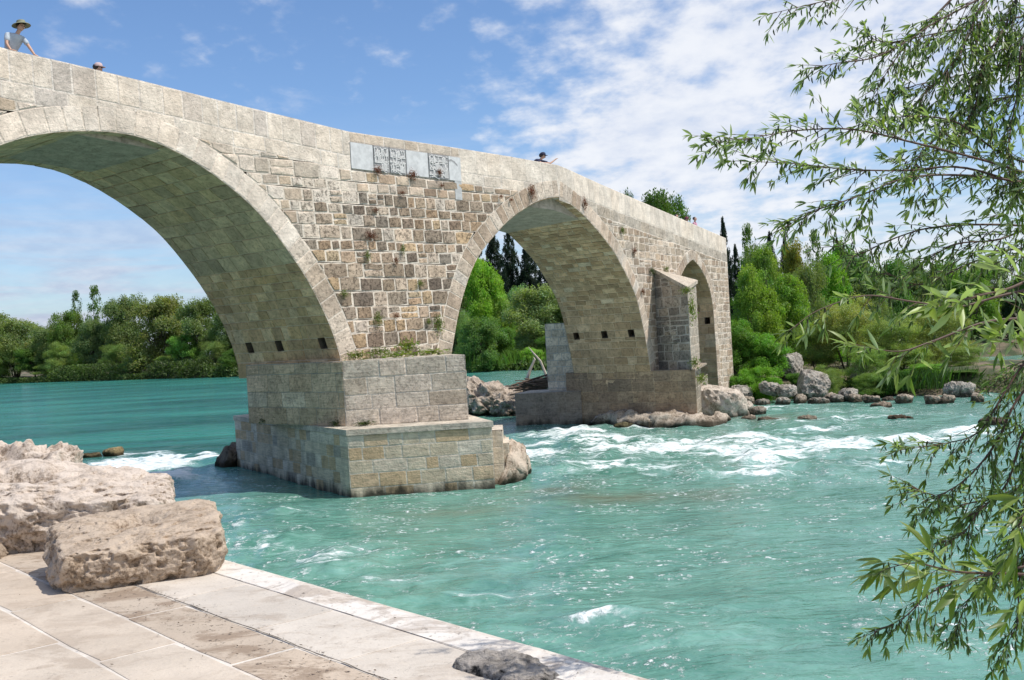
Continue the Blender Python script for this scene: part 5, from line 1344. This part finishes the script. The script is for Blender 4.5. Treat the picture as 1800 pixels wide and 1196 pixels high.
# ------------------------------------------------------------------ people
SKIN = plain('skin', (.50, .30, .21), .55, .05, 20); HAIR = plain('hair', (.03, .022, .018), .6, .2, 40)
def cloth(n, c): return plain(n, c, .85, .12, 9, .2)
def skin_body(root, J, E, name='body', matr=None):
    me = bpy.data.meshes.new(name); names = list(J); off = Vector(root.location)
    me.from_pydata([tuple(Vector(J[k][0])-off) for k in names], [(names.index(a), names.index(b)) for a, b in E], [])
    o = link(name, me, root); md = o.modifiers.new('skin', 'SKIN'); md.use_smooth_shade = True
    for i, k in enumerate(names):
        r_ = J[k][1]; v = me.skin_vertices[0].data[i]; v.radius = r_ if isinstance(r_, tuple) else (r_, r_); v.use_root = (k == names[0])
    s = o.modifiers.new('sub', 'SUBSURF'); s.levels = 2; s.render_levels = 2
    me.materials.append(matr or SKIN); return o
def lathe(B, c, prof, ax=Vector((0, 0, 1)), xs=1, ys=1, seg=20, fwd=Vector((1, 0, 0)), brim=None):
    c = Vector(c); ax = ax.normalized(); a = (fwd-ax*fwd.dot(ax)).normalized(); b = ax.cross(a); V = []
    for r_, z in prof:
        for k in range(seg):
            t = 2*math.pi*k/seg; V.append(tuple(c+ax*z+(a*math.cos(t)*xs+b*math.sin(t)*ys)*r_))
    n = len(prof); Fs = [(i*seg+k, i*seg+(k+1) % seg, (i+1)*seg+(k+1) % seg, (i+1)*seg+k) for i in range(n-1) for k in range(seg)]
    B.add(V, Fs+[tuple((n-1)*seg+k for k in range(seg))])
def person(frame, label, shirt, trousers, hat, pose, group=None, look=Vector((1, -.2, 0)), hatkind='cap', height=1.0):
    """frame(a,b,c): a along the bridge to the right, b up from the walkway, c towards the river"""
    L = lambda a, b, c: Vector(frame(a*height, b*height, c*height))
    root = empty('person', tuple(L(0, 0, 0))); tag(root, label, 'person', group)
    P = pose; J = {}
    def j(k, p, r_): J[k] = (L(*p), r_)
    j('pelvis', P['pelvis'], (.13, .10)); j('belly', P['belly'], (.10, .08)); j('chest', P['chest'], (.115, .08)); j('neckb', P['neck'], .050)
    hd = L(*P['head']); J['neckt'] = (L(*P['neck'])+(hd-L(*P['neck']))*.55, .052)
    lk = look.normalized(); J['jaw'] = (hd+Vector((0, 0, -.055))+lk*.02, (.066, .072)); J['skull'] = (hd+Vector((0, 0, .04)), (.078, .090)); J['crown'] = (hd+Vector((0, 0, .095)), .055)
    J['nose'] = (hd+lk*.105+Vector((0, 0, -.015)), .013); E = [('pelvis', 'belly'), ('belly', 'chest'), ('chest', 'neckb'), ('neckb', 'neckt'), ('neckt', 'jaw'), ('jaw', 'skull'), ('skull', 'crown'), ('jaw', 'nose')]
    for s in 'lr':
        j('sh'+s, P['sh'+s], .048); j('el'+s, P['el'+s], .038); j('wr'+s, P['wr'+s], .026); j('pa'+s, P['pa'+s], (.038, .018))
        E += [('chest', 'sh'+s), ('sh'+s, 'el'+s), ('el'+s, 'wr'+s), ('wr'+s, 'pa'+s)]
        pa = L(*P['pa'+s]); wr = L(*P['wr'+s]); dd = (pa-wr).normalized(); side = dd.cross(Vector((0, 0, 1)))
        if side.length < .2: side = Vector((dA[0], dA[1], 0))
        side.normalize()
        for q in range(5):
            f = (q-1.5)*.019 if q < 4 else .045; ln = [.055, .068, .072, .062, .045][q]
            J['f%s%d' % (s, q)] = (pa+side*f+dd*.03*(q < 4)+Vector((0, 0, -.004)), .0085); J['g%s%d' % (s, q)] = (pa+side*(f*(1.15 if q < 4 else 1.5))+dd*ln+Vector((0, 0, -.022)), .0065)
            E += [('pa'+s, 'f%s%d' % (s, q)), ('f%s%d' % (s, q), 'g%s%d' % (s, q))]
        j('hi'+s, P['hi'+s], .09); j('kn'+s, P['kn'+s], .058); j('an'+s, P['an'+s], .038); j('to'+s, P['to'+s], .034)
        E += [('pelvis', 'hi'+s), ('hi'+s, 'kn'+s), ('kn'+s, 'an'+s), ('an'+s, 'to'+s)]
    skin_body(root, J, E)
    # shirt: a little larger than the body, short sleeves
    S = {k: J[k] for k in ('belly', 'chest', 'shl', 'shr')}; g = 1.16
    S = {k: (p, tuple(x*g for x in r_) if isinstance(r_, tuple) else r_*g) for k, (p, r_) in S.items()}
    S['chest'] = (J['chest'][0], (.19, .135)); S['belly'] = (J['belly'][0], (.148, .122)); S['hem'] = (J['pelvis'][0]+(J['belly'][0]-J['pelvis'][0])*.15, (.158, .128)); S['col'] = (J['neckb'][0]-(J['neckb'][0]-J['chest'][0])*.12, .088); ES = [('chest', 'belly'), ('belly', 'hem'), ('chest', 'col'), ('chest', 'shl'), ('chest', 'shr')]
    for s in 'lr': S['sl'+s] = (J['sh'+s][0]+(J['el'+s][0]-J['sh'+s][0])*.72, .062); S['sh'+s] = (J['sh'+s][0], .072); ES.append(('sh'+s, 'sl'+s))
    S = {'chest': S.pop('chest'), **S}
    skin_body(root, S, ES, 'shirt', shirt)
    T = {'pelvis': (J['pelvis'][0], (.155, .125))}; ET = []
    for s in 'lr': T['hi'+s] = (J['hi'+s][0], .105); T['kn'+s] = (J['kn'+s][0], .075); T['an'+s] = (J['an'+s][0]+Vector((0, 0, .05)), .06); ET += [('pelvis', 'hi'+s), ('hi'+s, 'kn'+s), ('kn'+s, 'an'+s)]
    skin_body(root, T, ET, 'trousers', trousers)
    B = MB(); hc = hd+Vector((0, 0, .05)); B2 = MB()
    lathe(B2, hc-lk*.042+Vector((0, 0, -.045)), [(.070, -.03), (.090, 0), (.098, .05), (.080, .095), (.03, .12)], xs=1.05, ys=.92, fwd=lk); B2.build('hair', HAIR, root, True)
    for q in (-1, 1):
        e = MB(); c = hd+lk*.092+lk.cross(Vector((0, 0, 1)))*q*.031+Vector((0, 0, .018)); lathe(e, c, [(.002, -.011), (.011, -.004), (.011, .004), (.002, .011)], seg=8); e.build('eye', HAIR, root, True)
    m_ = MB(); c = hd+lk*.088+Vector((0, 0, -.05)); lathe(m_, c, [(.003, -.004), (.024, 0), (.003, .004)], ys=1, xs=.35, fwd=lk, seg=10); m_.build('mouth', plain('lips', (.22, .09, .07), .6), root, True)
    if hat:
        tilt = (Vector((0, 0, 1))-lk*.10).normalized()
        if hatkind == 'brim': lathe(B, hc+Vector((0, 0, .012)), [(.215, -.035), (.205, -.018), (.16, .002), (.108, .018), (.104, .05), (.095, .085), (.07, .098), (.02, .10)], tilt, 1.05, .95, 28, lk)
        else:
            lathe(B, hc, [(.104, .0), (.106, .03), (.095, .07), (.06, .10), (.01, .112)], tilt, 1.06, .95, 20, lk)
            sd = lk.cross(Vector((0, 0, 1))); V = []
            for k in range(9):
                t = math.pi*(k/8-.5); V += [tuple(hc+lk*.10*math.cos(t)+sd*.09*math.sin(t)+Vector((0, 0, .012))), tuple(hc+lk*(.10+.085*math.cos(t))+sd*.085*math.sin(t)+Vector((0, 0, -.008))), tuple(hc+lk*(.10+.083*math.cos(t))+sd*.083*math.sin(t)+Vector((0, 0, -.014)))]
            B.add(V, [(3*k, 3*k+1, 3*k+4, 3*k+3) for k in range(8)]+[(3*k+2, 3*k, 3*k+3, 3*k+5) for k in range(8)]+[(3*k+1, 3*k+2, 3*k+5, 3*k+4) for k in range(8)])
        B.build('hat' if hatkind == 'brim' else 'cap', hat, root, True)
    return root
STAND = dict(pelvis=(0, .93, 0), belly=(0, 1.10, .01), chest=(0, 1.32, 0), neck=(0, 1.49, 0), head=(.01, 1.63, .02),
             shl=(-.18, 1.41, 0), ell=(-.23, 1.14, -.02), wrl=(-.22, .90, .06), pal=(-.22, .82, .08), shr=(.18, 1.41, 0), elr=(.23, 1.14, -.02), wrr=(.22, .90, .06), par=(.22, .82, .08),
             hil=(-.10, .86, 0), knl=(-.11, .48, .02), anl=(-.11, .09, -.02), tol=(-.12, .04, .14), hir=(.10, .86, 0), knr=(.11, .48, .02), anr=(.11, .09, -.02), tor=(.12, .04, .14))
def frameA(t, c, lift=0): zb = topA(t)-1.06+lift; return lambda a, b, cc: mapA(t+a, zb+b, c+cc)
def frameB(t, c): zb = topB(t)-1.06; return lambda a, b, cc: mapB(t+a, zb+b, c+cc)
# the man in the hat leans on the parapet with straight arms
t1 = tzA(37, 90)[0]
LEAN = dict(STAND); LEAN.update(pelvis=(0, 1.00, -.62), belly=(.03, 1.19, -.55), chest=(.08, 1.40, -.44), neck=(.13, 1.55, -.36), head=(.20, 1.70, -.30),
    shl=(-.09, 1.49, -.42), ell=(-.14, 1.26, -.36), wrl=(-.08, 1.10, -.28), pal=(-.05, 1.09, -.20), shr=(.27, 1.46, -.38), elr=(.36, 1.22, -.26), wrr=(.40, 1.03, -.12), par=(.41, 1.00, -.04),
    hil=(-.10, .92, -.62), knl=(-.10, .50, -.56), anl=(-.11, .09, -.66), tol=(-.12, .04, -.50), hir=(.10, .92, -.62), knr=(.11, .50, -.58), anr=(.11, .09, -.70), tor=(.12, .04, -.54))
SH_GREY = cloth('grey_blue_shirt', (.40, .45, .50)); KH = cloth('olive_hat', (.20, .21, .14)); NAVY = cloth('navy_cloth', (.02, .025, .06)); PINK = cloth('pink_cloth', (.52, .26, .36)); DARK = cloth('dark_trousers', (.05, .03, .04))
PCAP = cloth('pale_pink_cap', (.50, .38, .37)); BEIGE = cloth('beige_cloth', (.45, .40, .33)); WINE = cloth('wine_cloth', (.16, .04, .06)); BLACK = cloth('black_cloth', (.02, .02, .02))
man = person(frameA(t1, -.06, .07), 'man in a wide brimmed olive hat and grey short sleeved shirt leaning on the parapet', SH_GREY, DARK, KH, LEAN, None, Vector((.9, -.55, -.12)), 'brim')
B = MB(); lathe(B, man.location+Vector((0, 0, 0))+Vector(mapA(0, 0, -.62)-mapA(0, 0, 0))+Vector((0, 0, 1.06)), [(.160, -.03), (.168, -.02), (.168, .02), (.160, .03)], xs=1, ys=.85, fwd=Vector(tuple(dA))); B.build('belt', WINE, man, True)
bag = MB(); bc = Vector(mapA(t1-.24, topA(t1)+.06, -.66)); lathe(bag, bc, [(.03, -.12), (.085, -.10), (.095, 0), (.085, .09), (.03, .11)], xs=1, ys=.7, seg=12); bg_ = bag.build('waist_bag', BLACK, man, True)
t2 = tzA(281, 149)[0]
person(frameA(t2-.85, -1.55), 'walker of whom only a pale pink cap shows above the parapet', BEIGE, DARK, PCAP, STAND, None, Vector((1, .1, -.05)), 'cap', .985)
t3 = tzA(962, 287)[0]
EL = dict(STAND); EL.update(pelvis=(-.10, .92, -.66), belly=(-.06, 1.04, -.52), chest=(0, 1.15, -.36), neck=(.05, 1.25, -.28), head=(.12, 1.36, -.24),
    shl=(-.15, 1.20, -.34), ell=(-.10, 1.08, -.12), wrl=(.14, 1.10, -.10), pal=(.22, 1.11, -.08), shr=(.17, 1.17, -.28), elr=(.34, 1.10, -.10), wrr=(.54, 1.23, -.04), par=(.61, 1.28, -.02),
    hil=(-.20, .88, -.68), knl=(-.18, .48, -.62), anl=(-.2, .09, -.74), tol=(-.2, .04, -.6), hir=(0, .88, -.68), knr=(0, .48, -.64), anr=(0, .09, -.76), tor=(0, .04, -.62))
person(frameA(t3, -.05), 'man in a navy shirt and dark cap leaning on his elbows above the middle arch', NAVY, DARK, NAVY, EL, None, Vector((1, -.25, -.1)), 'cap')
gp = 'people at the far end of the bridge'
for px, py, lab, sh, ht, kind, hgt, c0 in [(1226, 392, 'dark haired head above the parapet, leftmost of the three far people', BLACK, None, 'cap', .97, -1.0), (1235, 397, 'person in wine red with a cap, middle of the three far people', WINE, WINE, 'cap', .93, -.75), (1243, 398, 'person in a pink shirt, rightmost of the three far people', PINK, None, 'cap', 1.0, -.55)]:
    tt = tzB(px, py+5)[0]; person(frameB(tt-.25, c0), lab, sh, DARK, ht, STAND, gp, Vector((.6, -.8, 0)), kind, hgt)

# ------------------------------------------------------------------ the willow that reaches in from the right
def leaf_strip(P, dir_, nrm, L_, Wd, curl, A, FA, CA, col):
    """folded lance-shaped leaf: 3 columns x 5 stations"""
    side = dir_.cross(nrm).normalized(); b = len(A)
    for i, (f, w) in enumerate(((0, .05), (.22, .75), (.5, 1.0), (.78, .6), (1, .02))):
        c = P+dir_*L_*f+nrm*(-curl*f*f*L_)
        A += [tuple(c-side*Wd*w*.5+nrm*Wd*w*.18), tuple(c), tuple(c+side*Wd*w*.5+nrm*Wd*w*.18)]; CA += [col]*3
    for i in range(4):
        k = b+i*3; FA += [(k, k+1, k+4, k+3), (k+1, k+2, k+5, k+4)]
willow = empty('willow_tree', (4.7, -1.2, 2.55)); tag(willow, 'willow whose leafy twigs hang in from the right edge over the river', 'tree')
RW_ = random.Random(12)
def vrand(s=1): return Vector((RW_.gauss(0, s), RW_.gauss(0, s), RW_.gauss(0, s)))
def willow_branch(pts, Y0, Y1, twigs, tl, leafL, dens=1.0, hang=.4, r0=.0065, catk=.5, bright=0.0, first=.0):
    """pts: where the branch runs in the photo, Y0..Y1: distance from its base to its tip"""
    n = len(pts); path = []
    for i, (x, y) in enumerate(pts): path.append(Vector(at(x, y, Y0+(Y1-Y0)*i/(n-1))))
    # smooth resample
    Q = []
    for i in range(n-1):
        p0 = path[max(i-1, 0)]; p1 = path[i]; p2 = path[i+1]; p3 = path[min(i+2, n-1)]
        for k in range(6):
            t = k/6; Q.append(.5*((2*p1)+(p2-p0)*t+(2*p0-5*p1+4*p2-p3)*t*t+(3*p1-p0-3*p2+p3)*t**3))
    Q.append(path[-1]); m = len(Q)
    BB = MB(); tube(BB, Q, [r0*(1-.85*i/(m-1)) for i in range(m)], 6)
    A, FA, CA = [], [], []; K_, KF, KC = [], [], []
    scl = (Y0+Y1)/2/4.5
    def leaf(P, d, L_, w=None):
        g = RW_.uniform(.65, 1.3); yel = RW_.random()
        col = (.11*g, .18*g, .034*g, 1) if yel > .35 else (.20*g, .27*g, .055*g, 1)
        if bright: col = (col[0]*(1+bright), col[1]*(1+bright*.8), col[2]*(1+bright*.6), 1)
        nr = (Vector((0, 0, 1))+vrand(.55)); nr = nr-d*nr.dot(d)
        if nr.length < .1: nr = d.orthogonal()
        leaf_strip(P, d, nr.normalized(), L_, w or L_*RW_.uniform(.17, .235), RW_.uniform(-.1, .35), A, FA, CA, col)
    def catkin(P):
        d = (Vector((0, 0, -1))+vrand(.28)).normalized(); L_ = RW_.uniform(.018, .034)*scl; s = d.orthogonal().normalized(); u = d.cross(s); b = len(K_); g = RW_.uniform(.7, 1.3)
        for i, (f, w) in enumerate(((0, .25), (.25, 1), (.6, .95), (.9, .6), (1, .1))):
            c = P+d*L_*f+s*L_*.15*math.sin(f*3)
            for k in range(5): t = 2*math.pi*k/5; K_.append(tuple(c+(s*math.cos(t)+u*math.sin(t))*.0032*scl*w)); KC.append((.045*g, .085*g, .018*g, 1))
        for i in range(4):
            for k in range(5): KF.append((b+i*5+k, b+i*5+(k+1) % 5, b+i*5+5+(k+1) % 5, b+i*5+5+k))
    def twig(P, d, L_, lev=0):
        k = max(4, int(L_/.045)); pts_ = [P]; dd = d.copy(); q = P.copy()
        for i in range(k):
            dd = (dd+Vector((0, 0, -hang*.10))+vrand(.05)).normalized(); q = q+dd*(L_/k); pts_.append(q.copy())
        tube(BB, pts_, [.0021*scl*(1-.8*i/k) for i in range(k+1)], 4, caps=False)
        for i in range(1, k+1):
            for s in range(2):
                if RW_.random() < .92*dens:
                    ax = (pts_[i]-pts_[i-1]).normalized(); ld = (ax*RW_.uniform(.4, 1.0)+vrand(.38)+Vector((0, 0, -.12))).normalized()
                    leaf(pts_[i], ld, leafL*RW_.uniform(.5, 1.15)*(1 if i < k else 1.15))
            if RW_.random() < catk: catkin(pts_[i]+vrand(.006))
            if lev == 0 and L_ > .22 and RW_.random() < .14: twig(pts_[i], (dd+vrand(.6)).normalized(), L_*RW_.uniform(.3, .5), 1)
        for _ in range(3): leaf(pts_[-1], (dd+vrand(.25)).normalized(), leafL*RW_.uniform(.8, 1.15))
    for k in range(twigs):
        f = first+(1-first)*(k+RW_.random())/twigs; i = min(m-2, int(f*(m-1))); ax = (Q[i+1]-Q[i]).normalized()
        lat = vrand(1); lat = (lat-ax*lat.dot(ax)).normalized()
        d = (ax*RW_.uniform(.5, 1.3)+lat*RW_.uniform(.3, .9)+Vector((0, 0, -hang*.35))).normalized()
        twig(Q[i], d, tl*RW_.uniform(.45, 1.1)*(1.15-.65*f))
    for i in range(int(m*.25), m-1):
        if RW_.random() < .7*dens: leaf(Q[i], ((Q[i+1]-Q[i]).normalized()+vrand(.5)).normalized(), leafL*RW_.uniform(.6, 1))
        if RW_.random() < catk*.6: catkin(Q[i])
    twig(Q[-1], (Q[-1]-Q[-2]).normalized(), tl*.35)
    br = BB.build('branch', TWIG, willow, True)
    off = np.array(willow.location)
    nA_ = len(A); A += K_; CA += KC; FA += [tuple(i+nA_ for i in f) for f in KF]
    lm = mesh_from('foliage', np.array(A)-off, np.array(FA), np.array(CA), WILLOW); link('foliage', lm, br)
    if K_: pass
R0 = 1850
BR = [
 ([(R0, 320), (1740, 285), (1610, 252), (1500, 228), (1400, 230), (1320, 243), (1258, 250)], 4.9, 4.4, 30, .26, .062, 1.0, .25),
 ([(R0, 345), (1700, 296), (1590, 300), (1490, 298), (1400, 288), (1310, 284)], 5.1, 4.6, 26, .26, .060, 1.0, .35),
 ([(R0, 330), (1720, 310), (1600, 312), (1510, 345), (1430, 372), (1378, 400)], 5.0, 4.7, 26, .26, .058, .9, .5),
 ([(R0, 300), (1760, 270), (1680, 215), (1600, 205), (1530, 215)], 5.2, 4.9, 18, .30, .055, 1.0, .5),
 ([(1790, -40), (1700, 10), (1620, 55), (1570, 110), (1522, 193)], 5.0, 4.8, 18, .26, .055, .9, .4),
 ([(1700, -30), (1610, 60), (1540, 100), (1480, 110), (1435, 118)], 5.2, 5.0, 14, .22, .055, .8, .3),
 ([(1640, -40), (1540, -20), (1450, 2), (1365, 22)], 5.2, 5.0, 14, .22, .058, .8, .3),
 ([(1760, -50), (1720, 20), (1690, 90), (1640, 150), (1600, 190)], 5.4, 5.1, 26, .36, .058, 1.0, .9),
 ([(1800, -40), (1770, 40), (1730, 110), (1715, 180), (1690, 230)], 5.5, 5.2, 28, .36, .058, 1.0, 1.0),
 ([(R0, -20), (1800, 60), (1790, 150), (1775, 240), (1770, 310)], 5.3, 5.0, 30, .36, .060, 1.0, 1.0),
 ([(R0, 20), (1740, 40), (1640, 60), (1560, 75), (1520, 60)], 5.6, 5.3, 26, .34, .056, 1.0, .7),
 ([(R0, 90), (1780, 110), (1700, 130), (1610, 150), (1560, 170)], 5.5, 5.2, 24, .34, .056, 1.0, .7),
 ([(R0, 170), (1780, 170), (1700, 190), (1640, 250), (1600, 290)], 5.6, 5.3, 24, .34, .056, 1.0, .7),
 ([(R0, 400), (1740, 395), (1640, 400), (1570, 420), (1500, 450), (1470, 425)], 5.2, 4.9, 22, .26, .056, .9, .5),
 ([(R0, 380), (1760, 420), (1680, 430), (1610, 470), (1560, 520)], 5.3, 5.0, 22, .30, .056, .9, .7),
 ([(R0, 440), (1770, 440), (1690, 470), (1620, 500), (1560, 480), (1500, 440)], 5.6, 5.2, 24, .28, .055, .9, .5),
 ([(R0, 500), (1760, 520), (1680, 540), (1600, 530), (1520, 520), (1440, 545), (1402, 570)], 4.2, 3.9, 22, .20, .060, .8, .5),
 ([(R0, 560), (1740, 565), (1640, 600), (1580, 618), (1512, 608)], 3.6, 3.4, 18, .17, .068, .8, .5),
 ([(R0, 600), (1800, 640), (1760, 700), (1720, 760), (1660, 780), (1590, 790)], 5.0, 4.8, 26, .26, .055, .9, .6),
 ([(R0, 640), (1790, 700), (1750, 780), (1700, 840), (1650, 870), (1610, 860)], 4.9, 4.7, 26, .26, .055, .9, .7),
 ([(R0, 700), (1800, 760), (1770, 850), (1720, 900), (1690, 940), (1640, 960)], 4.9, 4.7, 26, .26, .055, 1.0, .7),
 ([(R0, 760), (1810, 850), (1790, 930), (1740, 1000), (1700, 1060), (1680, 1110)], 4.8, 4.6, 26, .26, .055, .9, .8),
 ([(R0, 900), (1810, 960), (1790, 1030), (1790, 1090), (1760, 1150)], 4.7, 4.6, 22, .24, .055, .9, .8),
 ([(R0, 985), (1720, 1015), (1640, 1040), (1590, 1085), (1535, 1112)], 4.6, 4.5, 20, .22, .055, .9, .5),
 ([(R0, 830), (1760, 870), (1680, 890), (1630, 900)], 5.2, 5.0, 20, .26, .055, .9, .6),
]
for b_ in BR: willow_branch(b_[0], b_[1], b_[2], int(b_[3]*(1.6 if b_[1] > 4.4 else .7)), b_[4], b_[5]*.98, b_[6]*.92, *b_[7:])
# nearer shoots with bigger leaves
for b_ in [([(R0, 1012), (1760, 1008), (1680, 1005), (1610, 990), (1560, 1000)], 2.9, 2.6, 12, .14, .078, .75, .4),
           ([(R0, 470), (1780, 505), (1720, 520), (1660, 535)], 2.5, 2.3, 7, .12, .068, .6, .3),
                      ([(R0, 640), (1810, 610), (1760, 600)], 2.6, 2.5, 6, .12, .07, .7, .3),
           ([(R0, 860), (1810, 900), (1790, 960)], 2.8, 2.7, 6, .14, .075, .7, .6)]: willow_branch(*b_, r0=.0045, catk=.12, bright=.12)
# trunk on the quay beside the camera, a few arching limbs, and the boughs that carry the twigs
B = MB(); tk = [np.array(p) for p in [(4.7, -1.2, 2.3), (4.62, -.9, 3.1), (4.5, -.4, 4.0), (4.42, .2, 4.9), (4.3, .9, 5.8), (4.1, 1.6, 6.8)]]
tube(B, tk, [.27, .22, .20, .17, .13, .08], 14)
ends = sorted([at(*b_[0][0], b_[1]) for b_ in BR], key=lambda p: p[2])
for k in range(6):
    grp = ends[k*len(ends)//6:(k+1)*len(ends)//6]; c = np.mean(grp, axis=0); node = c+np.array([.55+.1*(k % 2), -.9, .35]); root_ = tk[1+min(4, k)]
    mid = (root_+node)/2+np.array([.15*(-1)**k, .1, .45]); limb = [root_]
    for f in np.linspace(.1, 1, 10):
        limb.append(root_*(1-f)**2+2*mid*f*(1-f)+node*f*f+np.array([.05*math.sin(k*3+f*9), 0, .05*math.cos(k*5+f*7)])*(f < 1))
    tube(B, limb, list(np.linspace(.085, .030, 11)), 9)
    for q, p in enumerate(grp):
        tube(B, [node, node*.6+p*.4+np.array([.05, 0, .10+.04*q]), node*.25+p*.75+np.array([0, 0, .06]), p], [.026, .018, .012, .0075], 6, caps=False)
B.build('trunk', BARK, willow, True)
# litter on the quay
B = MB(); R = random.Random(8)
for k in range(420):
    s = R.uniform(-4.6, .6); r_ = R.choice([R.gauss(.80, .03), R.gauss(1.0, .12), R.uniform(.1, 3)]); c = Vector(mapQ(s, max(.05, r_), .012)); a = R.uniform(0, 6.28); L_ = R.uniform(.004, .014); w = L_*.35
    d = Vector((math.cos(a), math.sin(a), 0)); e = Vector((-d.y, d.x, 0)); g = R.uniform(.5, 1.6)
    B.add([tuple(c-d*L_), tuple(c-e*w+Vector((0, 0, .002))), tuple(c+d*L_+Vector((0, 0, .003))), tuple(c+e*w)], [(0, 1, 2, 3)], (.07*g, .045*g, .03*g, 1))
CR = MB(); q_ = np.linspace(-4.4, 1.0, 140); w_ = .002+.003*np.abs(fbm(np.c_[q_*4, 0*q_, 0*q_], 3)); o2 = .008*fbm(np.c_[q_*5, 0*q_+7, 0*q_], 3)
V = [];
for a_, b_, c_ in zip(q_, w_, o2): V += [mapQ(a_, .80+c_-b_, .007), mapQ(a_, .80+c_+b_, .007)]
CR.add(V, [(2*i, 2*i+1, 2*i+3, 2*i+2) for i in range(139)], (.05, .038, .027, 1)); tag(CR.build('crack', plain('crack_dirt', (.05, .038, .027), .95, .3, 30)), kind='structure')
tag(B.build('leaf_litter', LEAF), 'dry leaf scraps scattered on the quay slabs', 'leaf litter', kind='stuff')
# char marks near the edge
sc.cycles.max_bounces = 6; sc.cycles.transparent_max_bounces = 8
